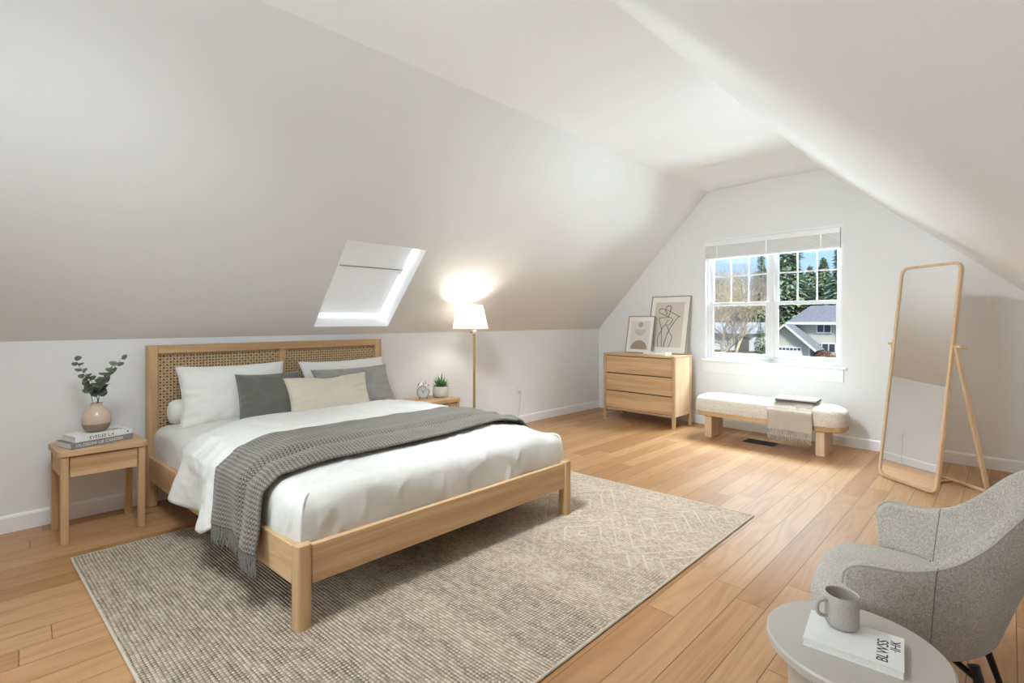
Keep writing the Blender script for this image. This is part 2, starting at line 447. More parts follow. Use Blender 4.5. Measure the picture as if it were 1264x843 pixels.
# gable wall with the window opening: y WY0..WY1, z WZ0..WZ1
WY0, WY1, WZ0, WZ1 = 1.405, 3.10, 0.935, 2.625
def zs(y):   # ceiling height at y
    if y > CY0: return CZ + (y - CY0) * (KZ - CZ) / (KY - CY0)
    if y < CY1: return CZ + (y - CY1) * (RZ - CZ) / (RY - CY1)
    return CZ
b = BM()
def gput(h): return lambda a, c, hh: (gx(a) + hh, a, c)
def gpoly(poly): prism(b, poly, 0.0, 0.16, gput(0))
gpoly([(WY1, 0), (KY, 0), (KY, KZ), (WY1, zs(WY1))])
gpoly([(RY, 0), (WY0, 0), (WY0, zs(WY0)), (RY, RZ)])
gpoly([(WY0, 0), (WY1, 0), (WY1, WZ0), (WY0, WZ0)])
gpoly([(WY0, WZ1), (WY1, WZ1), (WY1, zs(WY1)), (CY0, CZ), (CY1, CZ), (WY0, zs(WY0))])
struct('wall_gable', b, M['wall'], smooth=0)
# baseboards
def bprof(): return [(0, 0), (0.016, 0), (0.016, 0.105), (0.010, 0.118), (0.0, 0.122)]
b = BM(); prism(b, bprof(), XB, XE, lambda a, c, h: (h, KY - a, c)); struct('baseboard_left', b, M['trim'], smooth=0)
b = BM(); prism(b, bprof(), RY, KY, lambda a, c, h: (gx(h) - a, h, c)); struct('baseboard_gable', b, M['trim'], smooth=0)
b = BM(); prism(b, bprof(), XB, XE, lambda a, c, h: (h, RY + a, c)); struct('baseboard_right', b, M['trim'], smooth=0)

# ------------------------------------------------------------------ gable window
def glass_mat():
    t = NT('window_glass')
    gl = t.n('ShaderNodeBsdfGlossy', {'Roughness': 0.0, 'Color': (1, 1, 1, 1)}); tr = t.n('ShaderNodeBsdfTransparent', {'Color': (0.97, 0.985, 0.98, 1)})
    lw = t.n('ShaderNodeLayerWeight', {'Blend': 0.5}); mx = t.n('ShaderNodeMixShader')
    fac = t.math('ADD', 0.02, t.math('MULTIPLY', t.math('POWER', lw.outputs['Facing'], 4.0), 0.5))
    t.l(fac, mx.inputs[0]); t.l(tr.outputs[0], mx.inputs[1]); t.l(gl.outputs[0], mx.inputs[2]); t.l(mx.outputs[0], t.out.inputs[0])
    return t.m
M['glass'] = glass_mat()
M['vinyl'] = plain('white_vinyl', (0.74, 0.74, 0.74), 0.3, var=0.01)
win = thing('window_1', None, None); win['kind'] = 'structure'
def gbox(bm, d0, d1, y0, y1, z0, z1):
    """box on the gable wall; d = distance from its inner face, outwards positive"""
    vs = box(bm, d0, d1, y0, y1, z0, z1)
    for v in vs: v.co.x += gx(v.co.y)
b = BM()   # jamb liner + main frame
gbox(b, 0.0, .15, WY1 - .012, WY1, WZ0, WZ1); gbox(b, 0.0, .15, WY0, WY0 + .012, WZ0, WZ1); gbox(b, 0.0, .15, WY0 + .012, WY1 - .012, WZ1 - .012, WZ1); gbox(b, 0.03, .15, WY0 + .012, WY1 - .012, WZ0, WZ0 + .02)
obj('jamb', b, M['trim'], win, smooth=0)
b = BM()
F0, F1 = 0.055, 0.13
gbox(b, F0, F1, 2.185, 2.245, WZ0 + .02, WZ1 - .012)
gbox(b, F0, F1, WY1 - .045, WY1 - .012, WZ0 + .02, WZ1 - .012); gbox(b, F0, F1, WY0 + .012, WY0 + .030, WZ0 + .02, WZ1 - .012)
gbox(b, F0, F1, WY0 + .03, WY1 - .045, WZ0 + .02, WZ0 + .055); gbox(b, F0, F1, WY0 + .03, WY1 - .045, WZ1 - .07, WZ1 - .012)
obj('frame', b, M['vinyl'], win, smooth=0, bevel=.003)
def sash(y0, y1, z0, z1, d, st, top, bot, muntin, name):
    bb = BM()
    gbox(bb, d, d + .03, y0, y0 + st, z0, z1); gbox(bb, d, d + .03, y1 - st, y1, z0, z1)
    gbox(bb, d, d + .03, y0 + st, y1 - st, z0, z0 + bot); gbox(bb, d, d + .03, y0 + st, y1 - st, z1 - top, z1)
    s = obj(name, bb, M['vinyl'], win, smooth=0, bevel=.003)
    if muntin:
        bb = BM(); w = (y1 - y0 - 2 * st)
        for k in (1, 2):
            yy = y0 + st + w * k / 3; gbox(bb, d + .008, d + .022, yy - .009, yy + .009, z0 + bot, z1 - top)
        gbox(bb, d + .009, d + .021, y0 + st, y1 - st, 2.112, 2.130)
        obj('muntin', bb, M['vinyl'], s, smooth=0)
    bb = BM(); gbox(bb, d + .013, d + .017, y0 + st - .004, y1 - st + .004, z0 + bot - .004, z1 - top + .004)
    obj('pane', bb, M['glass'], s, smooth=0)
for (y0, y1) in ((2.245, WY1 - .045), (WY0 + .03, 2.185)):
    sash(y0, y1, 1.70, WZ1 - .07, .098, .045, .05, .045, True, 'upper_sash')
    sash(y0, y1, WZ0 + .055, 1.745, .064, .05, .045, .048, False, 'lower_sash')
b = BM(); gbox(b, -.055, .056, WY0 - .05, WY1 + .025, .908, .935); obj('sill', b, M['trim'], win, smooth=0, bevel=.006)
b = BM(); gbox(b, -.018, 0, WY0 - .012, WY1 + .025, .75, .908); obj('apron', b, M['trim'], win, smooth=0, bevel=.003)
b = BM(); gbox(b, -.012, 0, WY0 - .02, WY1 + .012, WZ1 - .004, WZ1 + .022); obj('head_trim', b, M['trim'], win, smooth=0, bevel=.003)
# raised blind, mounted in the head of the window
bl = thing('window_blind', 'white slatted blind drawn up to the head of the gable window', 'blind', (gx(2.25), 2.25, 2.5))
def blw(bb): warp(bb, lambda x, y, z: (x - gx(2.25), y - 2.25, z - 2.5))
b = BM(); gbox(b, -.03, .045, WY0 + .016, WY1 - .016, 2.545, 2.610); blw(b); obj('headrail', b, M['trim'], bl, smooth=0, bevel=.004)
b = BM()
for k in range(13): gbox(b, -.040 + .002 * (k % 2), .035, WY0 + .016, WY1 - .016, 2.382 + k * .0125, 2.382 + k * .0125 + .0085)
blw(b); M['blind'] = plain('blind_slats', (0.88, 0.875, 0.86), 0.5, var=.01); obj('slat_stack', b, M['blind'], bl, smooth=0)
b = BM(); gbox(b, -.042, .036, WY0 + .014, WY1 - .014, 2.362, 2.381); blw(b); obj('bottom_rail', b, M['trim'], bl, smooth=0, bevel=.003)
for yy in (2.9, 2.25, 1.62):
    b = BM(); gbox(b, -.0445, -.0405, yy - .010, yy + .010, 2.365, 2.545); blw(b); obj('ladder_tape', b, M['blind'], bl, smooth=0)

# ring of trim added around the unseen back fill lamp; no opening behind it
fill_trim = thing('back_fill_trim', None, None, (XBACK, 2.2, 1.5)); fill_trim['kind'] = 'structure'
b = BM(); ring_prism(b, [(-1.42, -.82), (1.42, -.82), (1.42, .82), (-1.42, .82)], [(-1.32, -.72), (1.32, -.72), (1.32, .72), (-1.32, .72)], 0, .03, lambda a, c, h: (h, a, c)); obj('frame', b, M['trim'], fill_trim, smooth=0)

# ------------------------------------------------------------------ roof window in the left slope
sk = thing('window_2', None, None); sk['kind'] = 'structure'
DW = 0.17
b = BM()
slab(b, SX0, SX0 + .012, S0, S1, -0.005, DW + .10); slab(b, SX1 - .012, SX1, S0, S1, -0.005, DW + .10)
slab(b, SX0 + .012, SX1 - .012, S0, S0 + .012, -0.005, DW + .10); slab(b, SX0 + .012, SX1 - .012, S1 - .012, S1, -0.005, DW + .10)
obj('shaft', b, M['trim'], sk, smooth=0)
b = BM()
slab(b, SX0 + .012, SX0 + .03, S0 + .012, S1 - .012, DW + .03, DW + .09); slab(b, SX1 - .018, SX1 - .012, S0 + .012, S1 - .012, DW + .03, DW + .09); slab(b, SX0 + .03, SX1 - .018, S0 + .012, S0 + .018, DW + .03, DW + .09); slab(b, SX0 + .03, SX1 - .018, S1 - .03, S1 - .012, DW + .03, DW + .09)
obj('frame', b, M['vinyl'], sk, smooth=0)
b = BM(); slab(b, SX0 + .014, SX1 - .014, S0 + .014, S1 - .014, DW + .092, DW + .096); obj('pane', b, M['glass'], sk, smooth=0)
t = NT('translucent_shade'); t.set('Base Color', (0.84, 0.84, 0.835, 1)); t.set('Roughness', .8)
trn = t.n('ShaderNodeBsdfTranslucent', {'Color': (.8, .8, .8, 1)}); mx = t.n('ShaderNodeMixShader', {0: .15}); t.l(t.b.outputs[0], mx.inputs[1]); t.l(trn.outputs[0], mx.inputs[2]); t.l(mx.outputs[0], t.out.inputs[0])
M['shade'] = t.m
SMID = S0 + (S1 - S0) * .62
b = BM(); slab(b, SX0 + .014, SX1 - .045, SMID + .006, S1 - .014, DW - .004, DW); obj('shade_upper', b, M['shade'], sk, smooth=0)
b = BM(); slab(b, SX0 + .014, SX1 - .045, S0 + .035, SMID - .004, DW + .006, DW + .010); obj('shade_lower', b, M['shade'], sk, smooth=0)
b = BM(); slab(b, SX0 + .12, SX1 - .03, SMID - .005, SMID + .005, DW - .010, DW + .004); M['greymetal'] = plain('grey_metal', (0.35, 0.35, 0.36), .4, .6); obj('pull_bar', b, M['greymetal'], sk, smooth=0)
b = BM(); slab(b, SX1 - .062, SX1 - .035, SMID - .06, SMID - .005, DW - .012, DW + .004); obj('latch', b, M['trim'], sk, smooth=0, bevel=.003)

# ------------------------------------------------------------------ bed
BS = 0.089
def bw(x, y, z): return (0.918 + x - BS * (y - 2.41), y, z)     # bed-local x -> room
BWD = 2.08
bed = thing('bed', 'light oak double bed with a woven cane headboard', 'bed', (0.918, 2.41, 0))
def bedpart(name, bm, mat, parent=None, **kw):
    warp(bm, lambda x, y, z: (bw(x, y, z)[0] - 0.918, y - 2.41, z))
    return obj(name, bm, mat, parent or bed, **kw)
def leg_bm(x0, x1, y0, y1, z1, r=.022):
    bb = BM(); prism(bb, rrect(x0, x1, y0, y1, r, 4), 0, z1, XY); return bb
for x0 in (0.0, BWD - .075):
    bedpart('leg', leg_bm(x0, x0 + .075, 2.375, 2.45, .418), M['oak_z'], bevel=.003)
HY0, HY1 = 4.845, 4.915
for x0 in (0.0, BWD - .068):
    b = BM(); box(b, x0, x0 + .068, HY0, HY1, 0, 1.295); bedpart('headboard_post', b, M['oak_z'], bevel=.006)
b = BM(); box(b, .068, BWD - .068, HY0, HY1, 1.225, 1.295); bedpart('headboard_rail', b, M['oak_x'], bevel=.004)
b = BM(); box(b, .068, BWD - .068, HY0 + .005, HY1, .36, .56); bedpart('headboard_rail', b, M['oak_x'], bevel=.004)
b = BM(); box(b, 1.012, 1.068, HY0 + .004, HY1, .56, 1.225); bedpart('headboard_stile', b, M['oak_z'], bevel=.003)
b = BM(); box(b, .068, BWD - .068, HY1 - .012, HY1 - .004, .56, 1.225); bedpart('shade_backing', b, plain('painted_cane_shade', (.125, .078, .040), .8), smooth=0)  # dark sheet: shade behind the cane put in as colour
# cane weave: real strips, in two bays
M['cane'] = plain('cane_strips', (0.60, 0.43, 0.25), .5, var=.12, vscale=40)
for (x0, x1) in ((.068, 1.012), (1.068, BWD - .068)):
    b = BM(); z0, z1 = .56, 1.225; yc = HY0 + .035; P = .024
    n = int((x1 - x0) / P)
    for i in range(n + 1):
        x = x0 + (x1 - x0) * (i + .5) / (n + 1); box(b, x - .0048, x + .0048, yc - .0008, yc + .0006, z0, z1)
    n = int((z1 - z0) / P)
    for i in range(n + 1):
        z = z0 + (z1 - z0) * (i + .5) / (n + 1); box(b, x0, x1, yc - .0022, yc - .0010, z - .0048, z + .0048)
    for sg in (1, -1):   # diagonals
        w = x1 - x0; h = z1 - z0; k = -h
        while k < w:
            xa, za = (k, 0) if k >= 0 else (0, -k)
            ln = min(w - xa, h - za)
            if ln > .01:
                a0, c0 = x0 + xa, z0 + za; a1, c1 = a0 + ln, c0 + ln
                if sg < 0: c0, c1 = z0 + z1 - c0, z0 + z1 - c1
                y = yc - .0035 - .001 * (sg > 0)
                d = Vector((a1 - a0, 0, c1 - c0)).normalized(); q = Vector((-d.z, 0, d.x)) * .0021
                A, B = Vector((a0, y, c0)), Vector((a1, y, c1))
                b.faces.new([b.verts.new(v) for v in (A - q, B - q, B + q, A + q)])
            k += P * 2
    bedpart('cane_panel', b, M['cane'], smooth=0, recalc=False)
    b = BM(); ring = .012
    box(b, x0, x1, yc - .008, yc - .004, z1 - ring, z1); box(b, x0, x1, yc - .008, yc - .004, z0, z0 + ring); box(b, x0, x0 + ring, yc - .008, yc - .004, z0, z1); box(b, x1 - ring, x1, yc - .008, yc - .004, z0, z1)
    bedpart('panel_bead', b, M['oak_x'], smooth=0)
b = BM(); box(b, .075, BWD - .075, 2.385, 2.42, .218, .408); bedpart('foot_rail', b, M['oak_x'], bevel=.004)
for x0 in (.006, BWD - .041):
    b = BM(); box(b, x0, x0 + .035, 2.45, HY0, .218, .408); bedpart('side_rail', b, M['oak_y'], bevel=.004)
b = BM()
for k in range(14): box(b, .041, BWD - .041, 2.52 + k * .165, 2.60 + k * .165, .272, .29)
bedpart('slat', b, M['pale_x'], smooth=0)
b = BM(); box(b, .97, 1.11, 2.42, HY0, .225, .271); bedpart('centre_beam', b, M['pale_y'], smooth=0)

# mattress in its fitted white cover: rounded block with soft top
MX0, MX1, MY0, MY1 = .048, 2.032, 2.436, 4.83
MB0 = .292
def ztop(x, y):
    u = (x - MX0) / (MX1 - MX0); v = (y - MY0) / (MY1 - MY0)
    e = min(u, 1 - u) * 6; e = min(1, max(0, e)); f = min(1, max(0, v * 5))
    return .618 + .04 * sm(0, 1, e) + .03 * sm(0, 1, f) + .012 * nz(x * 2.1, y * 2.1, 3)
def mattress_bm():
    bb = BM()
    def ringpt(a, k, nk):
        pass
    NU, NV, NS = 120, 120, 22
    r = .085
    def surf(i, j):
        # i,j over an extended grid: outside the top it folds down the sides
        u = (i - NS) / NU; v = (j - NS) / NV
        dx = max(0, NS - i, i - NS - NU) / NS; dy = max(0, NS - j, j - NS - NV) / NS
        sx = -1 if i < NS else 1; sy = -1 if j < NS else 1
        uc = min(1, max(0, u)); vc = min(1, max(0, v))
        x = lerp(MX0 + r, MX1 - r, uc); y = lerp(MY0 + r, MY1 - r, vc)
        zt = ztop(x, y)
        d = math.hypot(dx, dy) if (dx and dy) else max(dx, dy)
        d = max(dx, dy)
        cre = .009 * wrinkle(x * 2.4, y * 3.0, 2) + .006 * wrinkle(x * 5.5, y * 5.0, 6)
        if d <= 0: return Vector((x, y, zt + .006 * nz(x * 6, y * 6) + cre))
        a = min(1, d / .35) * PI / 2
        ox = math.sin(a) * r; oz = -(1 - math.cos(a)) * r
        if d > .35: oz -= (d - .35) / .65 * (zt - r - MB0)
        n = Vector((dx * sx, dy * sy, 0)); 
        if n.length: n.normalize()
        bul = .012 * math.sin(PI * min(1, max(0, (d - .2) / .8)))
        p = Vector((x, y, zt + oz + cre * max(0, 1 - d * 2))) + n * (ox + bul + .010 * wrinkle(x * 4.2 + 3 + .8 * oz, oz * 3.0 + y * 4, 4) * min(1, d * 2) * min(1, (1 - d) * 4))
        p += n * .010 * nz(x * 5 + p.z * 2, y * 5, p.z * 7)
        if dx and dy:   # square off the corner
            m = max(dx, dy); k = (ox + bul)
            p.x = x + sx * k * min(1, dx / m * 1.0) ; p.y = y + sy * k * min(1, dy / m)
        return p
    NI, NJ = NU + 2 * NS, NV + 2 * NS
    V = {}
    for i in range(NI + 1):
        for j in range(NJ + 1):
            if (i < NS or i > NS + NU) and (j < NS or j > NS + NV): 
                pass
            V[i, j] = bb.verts.new(surf(i, j))
    for i in range(NI):
        for j in range(NJ):
            bb.faces.new((V[i, j], V[i + 1, j], V[i + 1, j + 1], V[i, j + 1]))
    bound = [V[i, 0] for i in range(NI + 1)] + [V[NI, j] for j in range(1, NJ + 1)] + [V[i, NJ] for i in range(NI - 1, -1, -1)] + [V[0, j] for j in range(NJ - 1, 0, -1)]
    bb.faces.new(bound)
    return bb
mat_t = thing('mattress', 'thick mattress in a white fitted cover, lying on the cane headboard bed', 'mattress', (0.918, 2.41, MB0))
b = mattress_bm(); warp(b, lambda x, y, z: (bw(x, y, z)[0] - .918, y - 2.41, z - MB0)); obj('fitted_cover', b, M['sheet'], mat_t, smooth=180)
# welted corner seams at the foot
for (sx, xx) in ((-1, MX0), (1, MX1)):
    b = BM(); pts = []
    for k in range(12):
        f = k / 11; z = lerp(.60, MB0 + .1, f)
        pts.append((xx - sx * .012 + sx * .016 * math.sin(PI * f), MY0 + .010 - .014 * math.sin(PI * f), z))
    pts = [(xx - sx * .06, MY0 + .06, ztop(xx - sx * .06, MY0 + .06) + .001), (xx - sx * .03, MY0 + .03, .618)] + pts
    tube(b, spline(pts, 40), .0075, 8); warp(b, lambda x, y, z: (bw(x, y, z)[0] - .918, y - 2.41, z - MB0)); obj('corner_seam', b, M['white_pillow'], mat_t)

# cloth lying across the bed: s runs from the left hem (negative) over the top to the right
def over(s, y, off, flare=0.0, rr=.075):
    """s=0 at the left top edge of the mattress; s<0 hangs down the left side; s up to ~2.0 on top, beyond it hangs at the right"""
    wtop = MX1 - MX0
    if 0 <= s <= wtop:
        x = MX0 + s
        e = min(s, wtop - s); z = ztop(min(max(x, MX0 + .085), MX1 - .085), y)
        if e < rr: z -= (rr - math.sqrt(max(0, rr * rr - (rr - e) ** 2))) * .75
        return Vector((x, y, z + off))
    sgn = -1 if s < 0 else 1
    q = -s if s < 0 else s - wtop
    z0 = ztop(MX0 + .085 if s < 0 else MX1 - .085, y) - rr * .75
    x = (MX0 if s < 0 else MX1) + sgn * (off + .012 + flare * min(1, q / .35))
    return Vector((x, y, z0 + off * .4 - q))

# duvet: folded over the middle, falling over the left side near the pillows
def duvet_pt(u, v):
    # u: across (0 left hem .. 1 right edge), v: 0 = pillow edge .. 1 = foot edge (under the throw)
    hang = lerp(.30, .40, sm(.1, .8, v)) + .04 * math.sin(v * 7)
    hang *= 1 - .35 * sm(.75, 1., v)
    s = -hang + u * (hang + 1.93)
    left = 1 - sm(-.1, .55, s)
    y = lerp(lerp(4.30, 3.98, left), lerp(3.08, 3.16, left), v)
    q = max(0, -s)
    y += -.30 * q * (v - .25) * 1.0 + .10 * q
    fold = .05 * math.sin(v * 8.5 + .6 + q * 2) * min(1, q / .2)
    puff = .030 * (min(1, v * 9) ** .5) * (min(1, (1 - v) * 8) ** .5) + .004
    puff += .010 * nz(s * 5, y * 5, 1) * min(1, v * 6) + (.012 * wrinkle(s * 2.6, y * 3.4, 5) + .006 * wrinkle(s * 6, y * 7, 8)) * min(1, v * 5) * min(1, (1 - v) * 5)
    p = over(s, y, .012 + max(0, puff), .040 + fold)
    if s > 1.86: p.z -= (s - 1.86) * .35
    return p
dv = BM(); grid(dv, duvet_pt, 130, 90)
warp(dv, lambda x, y, z: bw(x, y, z))
dvo = obj('duvet', dv, M['duvet'], None, smooth=180, solid=.016)
tag(dvo, 'white cotton duvet spread over the bed, one corner hanging down the near side', 'duvet')

# knitted throw
def knit_mat():
    t = NT('grey_knit'); uv = t.n('ShaderNodeUVMap')
    sep = t.n('ShaderNodeSeparateXYZ'); t.l(uv.outputs[0], sep.inputs[0])
    a = t.math('SINE', t.math('MULTIPLY', sep.outputs[0], 2 * PI / .024)); r2 = t.math('SINE', t.math('MULTIPLY', sep.outputs[1], 2 * PI / .020))
    ck = t.math('MULTIPLY', a, r2)
    h = t.math('ADD', t.math('MULTIPLY', ck, .5), t.math('MULTIPLY', a, .35))
    nf = t.noise(t.coord('UV', (1, 1, 1)), 200, 3)
    f = t.math('ADD', t.math('MULTIPLY', h, .38), nf)
    t.set('Base Color', t.ramp(f, [(0.22, (.034, .027, .021)), (.5, (.160, .137, .110)), (.82, (.33, .29, .245))])); t.set('Roughness', .95); t.set('Sheen Weight', .3); t.set('Specular IOR Level', .1)
    t.bump(f, .8, .006)
    return t.m
M['knit'] = knit_mat()
TH_H = .30
def throw_pt(s, w):
    # s along the throw (left hem negative), w: 0 back edge .. 1 front edge
    q = max(0, -s)
    yb = 3.40 + .02 * nz(s * 2, 4) + .03 * sm(0, 1.9, s) - .10 * sm(.25, -.05, s)
    yf = 2.74 + .03 * sm(0, 1.9, s) - .03 * math.sin(s * 2.2)
    yb -= q * .06; yf -= q * .22
    y = lerp(yb, yf, w)
    fold = -.013 * math.exp(-((w - .70) / .022) ** 2) + .034 * sm(.70, .76, w) * (1 - .45 * sm(.84, 1, w))
    fold += .010 * math.sin(w * 16 + s * 3) * min(1, .25 + q * 3) + .006 * nz(s * 7, w * 9, 2)
    fl = .030 + .020 * math.sin(w * 9 + .7) + .030 * (sm(.70, .76, w))
    p = over(s, y, .040 * (1 - sm(.55, .72, w)) + .024 + max(-.01, fold), fl)
    return p
th = thing('throw_blanket', 'grey knitted throw with a fringe laid across the middle of the bed', 'blanket', (0.918, 2.41, MB0))
S_END = 2.12
b = BM(); grid(b, lambda u, v: throw_pt(u, v), 220, 60, -TH_H, S_END, 0, 1, 1, .72, True)
warp(b, lambda x, y, z: (bw(x, y, z)[0] - .918, y - 2.41, z - MB0)); obj('knit_body', b, M['knit'], th, smooth=180, solid=.013)
b = BM(); rnd = random.Random(4)
for k in range(72):
    w = (k + .5) / 72; p0 = throw_pt(-TH_H, w); p1 = throw_pt(-TH_H - .05, w); d = (p1 - p0); 
    ln = .085 + .03 * rnd.random()
    pts = [p0 + Vector((0, 0, .01))]
    for j in range(1, 6):
        f = j / 5; pts.append(p0 + Vector((-.006 * f + .010 * (rnd.random() - .5) * f, .014 * (rnd.random() - .5) * f - .02 * f, -ln * f)))
    tube(b, pts, [.0042, .005, .0042, .0050, .0046, .002], 5)
warp(b, lambda x, y, z: (bw(x, y, z)[0] - .918, y - 2.41, z - MB0)); 
M['fringe'] = plain('grey_yarn', (.15, .135, .118), .95, var=.25, vscale=90)
obj('fringe', b, M['fringe'], th)

# pillows
def pillow_bm(w, h, t, seed=0, wr=.012, pinch=.07, n=44, sag=0.0, chop=0.0):
    bb = BM()
    for side in (1, -1):
        def f(u, v):
            au, av = abs(u), abs(v)
            x = w / 2 * u * (1 - pinch * (1 - av ** 2) * au ** 3); y = h / 2 * v * (1 - pinch * 1.1 * (1 - au ** 2) * av ** 3)
            th = (max(0, 1 - au ** 2.6) * max(0, 1 - av ** 2.6)) ** .55
            z = side * t / 2 * th
            k = th ** .5 * (1 - th * .35)
            ang = math.atan2(v, u)
            z += wr * k * (nz(u * 2.2 + seed, v * 2.2, side * 2) * 1.2 + .7 * nz(u * 5 + seed, v * 5, side))
            z += wr * .8 * k * math.sin(ang * 17 + 3 * nz(u * 2, v * 2, seed)) * sm(.45, 1.0, max(au, av))
            if sag: z += sag * u * u * (-1)
            if chop: y -= chop * math.exp(-(u / .35) ** 2) * sm(0, 1, v)
            return Vector((x, y, z))
        grid(bb, f, n, n, -1, 1, -1, 1)
    bmesh.ops.remove_doubles(bb, verts=bb.verts, dist=.0008)
    return bb
def pillow(name, label, cat, w, h, t, loc, lean, yaw, mat, roll=0.0, seed=0, piping=True, group=None, **kw):
    root = thing(name, label, cat, loc, 0, group)
    R = Euler((math.radians(lean), math.radians(roll), 0)).to_matrix().to_4x4(); R = Matrix.Rotation(math.radians(yaw), 4, 'Z') @ R
    bb = pillow_bm(w, h, t, seed, **kw); xform(bb, R); obj('cover', bb, mat, root, smooth=180)
    if piping:
        bb = BM(); n = 60; pn = kw.get('pinch', .07); pts = []
        for k in range(4 * n):
            e, f = divmod(k, n); q = -1 + 2 * f / n
            u, v = ((q, -1), (1, q), (-q, 1), (-1, -q))[e]
            au, av = abs(u), abs(v)
            x = w / 2 * u * (1 - pn * (1 - av ** 2) * au ** 3); y = h / 2 * v * (1 - pn * 1.1 * (1 - au ** 2) * av ** 3)
            ch = kw.get('chop', 0); y -= ch * math.exp(-(u / .35) ** 2) * sm(0, 1, v)
            pts.append((x, y, -kw.get('sag', 0) * u * u))
        tube(bb, pts, .0032, 5, closed=True); xform(bb, R); obj('piping', bb, mat, root)
    return root
PG = 'pillows propped against the cane headboard'
bo = thing('bolster', 'white round bolster end showing behind the nearer big white pillow', 'pillow', (1.19, 4.735, .755))
bpr = [(0, -.375), (.045, -.375), (.082, -.360), (.098, -.33), (.104, -.25), (.106, 0), (.104, .25), (.098, .33), (.082, .36), (.045, .375), (0, .375)]
b = BM(); lathe(b, bpr, 36, cap0=False, cap1=False); xform(b, Matrix.Rotation(PI / 2, 4, 'Y'))
for v_ in b.verts: v_.co += Vector((0, .004 * wrinkle(v_.co.x * 5, v_.co.z * 8, 2), .004 * wrinkle(v_.co.x * 5, v_.co.y * 8, 7)))
obj('cover', b, M['white_pillow'], bo, smooth=180)
pillow('pillow', 'big white pillow leaning on the headboard end nearest the vase', 'pillow', .82, .52, .20, (1.27, 4.60, .885), 66, -3, M['white_pillow'], seed=5)
pillow('pillow', 'big white pillow leaning on the headboard end nearest the floor lamp', 'pillow', .92, .52, .19, (2.30, 4.62, .875), 62, 4, M['white_pillow'], seed=9)
pillow('cushion', 'dark grey square cushion in front of the nearer white pillow', 'cushion', .50, .45, .16, (1.47, 4.36, .845), 66, -6, M['grey_pillow'], seed=12)
pillow('cushion', 'slate grey cushion half hidden behind the beige cushion', 'cushion', .80, .44, .13, (2.27, 4.42, .85), 60, 4, M['blue_pillow'], seed=17)
pillow('cushion', 'beige oblong cushion at the front middle of the bed', 'cushion', .74, .40, .16, (1.93, 4.23, .83), 60, -2, M['beige_pillow'], seed=21, chop=.02)

# ------------------------------------------------------------------ nightstands
def nightstand(loc, label):
    root = thing('nightstand', label, 'nightstand', loc, 0, 'oak nightstands on either side of the bed')
    sh = lambda bb: warp(bb, lambda x, y, z: (x - .10 * y, y, z))
    # local: front-left at (0,0); width .467, depth .38
    Wd, Dp, Ht = .467, .385, .622
    b = BM(); prism(b, rrect(-.012, Wd + .012, -.012, Dp + .012, .045, 6), Ht - .040, Ht, XY); sh(b); obj('top', b, M['oak_x'], root, bevel=.004)
    L_ = .043
    for (x, y) in ((.004, 0), (Wd - L_ - .004, 0), (.004, Dp - L_), (Wd - L_ - .004, Dp - L_)):
        b = BM(); prism(b, rrect(x, x + L_, y, y + L_, .008, 3), 0, Ht - .040, XY); sh(b); obj('leg', b, M['oak_z'], root)
    b = BM(); box(b, L_ + .008, Wd - L_ - .008, .006, .030, .440, Ht - .046); sh(b); dr = obj('drawer', b, M['oak_x'], root, bevel=.0025)
    b = BM(); box(b, L_ + .012, Wd - L_ - .012, .030, .33, .455, .57); sh(b); obj('drawer_box', b, M['pale_y'], dr, smooth=0)
    for x in (.010, Wd - .032):
        b = BM(); box(b, x, x + .022, L_, Dp - L_, .440, Ht - .040); sh(b); obj('side_panel', b, M['oak_y'], root, bevel=.002)
    b = BM(); box(b, L_ + .004, Wd - L_ - .004, Dp - .028, Dp - .008, .440, Ht - .040); sh(b); obj('back_panel', b, M['oak_x'], root, smooth=0)
    return root
ns = nightstand((.168, 4.44, 0), 'oak nightstand on the left, holding two books and a vase')
ns2 = dup(ns, (3.035, 4.37, 0), None, 'oak nightstand beyond the bed, holding a clock and a potted succulent')

# books on the first nightstand
M['book_white'] = plain('white_book_cover', (.72, .71, .69), .45, var=.03)
M['book_grey'] = plain('grey_book_cover', (.20, .195, .19), .5, var=.04)
M['pages'] = plain('book_pages', (.76, .735, .69), .8, var=.06, vscale=200)
M['ink'] = plain('black_ink', (.03, .03, .03), .6)
M['ink_white'] = plain('pale_ink', (.75, .74, .72), .6)
def book(label, cat_mat, w, d, h, loc, rotz, spine=None, ink=None, tsize=.02, front=True):
    """spine along the front (local -y) edge"""
    root = thing('book', label, 'book', loc, rotz)
    b = BM(); t_ = .0028
    box(b, 0, w, 0, d, 0, t_); box(b, 0, w, 0, d, h - t_, h); box(b, 0, w, 0, t_ * 1.3, t_, h - t_); obj('cover', b, cat_mat, root, smooth=0, bevel=.001)
    b = BM(); box(b, .004, w - .004, t_ * 1.3, d - .004, t_, h - t_); obj('pages', b, M['pages'], root, smooth=0)
    if spine:
        b = text_bm(spine, tsize); xform(b, Matrix.Translation((w * .45, -.0004, h * .5)) @ Matrix.Rotation(PI / 2, 4, 'X')); obj('spine_lettering', b, ink, root, smooth=0)
    return root
bk1 = book('grey hardback lying under the white book on the left nightstand', M['book_grey'], .365, .225, .040, (.225, 4.455, .622), math.radians(18), 'OLOSONI LJE CANOER', M['ink_white'], .027)
bk2 = book('white hardback with black letters, under the vase', M['book_white'], .335, .20, .038, (.248, 4.478, .662), math.radians(18), 'EVEILEE L.4', M['ink'], .030)
b = BM(); box(b, .235, .30, .055, .068, .0381, .0385); box(b, .225, .29, .09, .103, .0381, .0385); obj('cover_print', b, M['ink'], bk2, smooth=0)
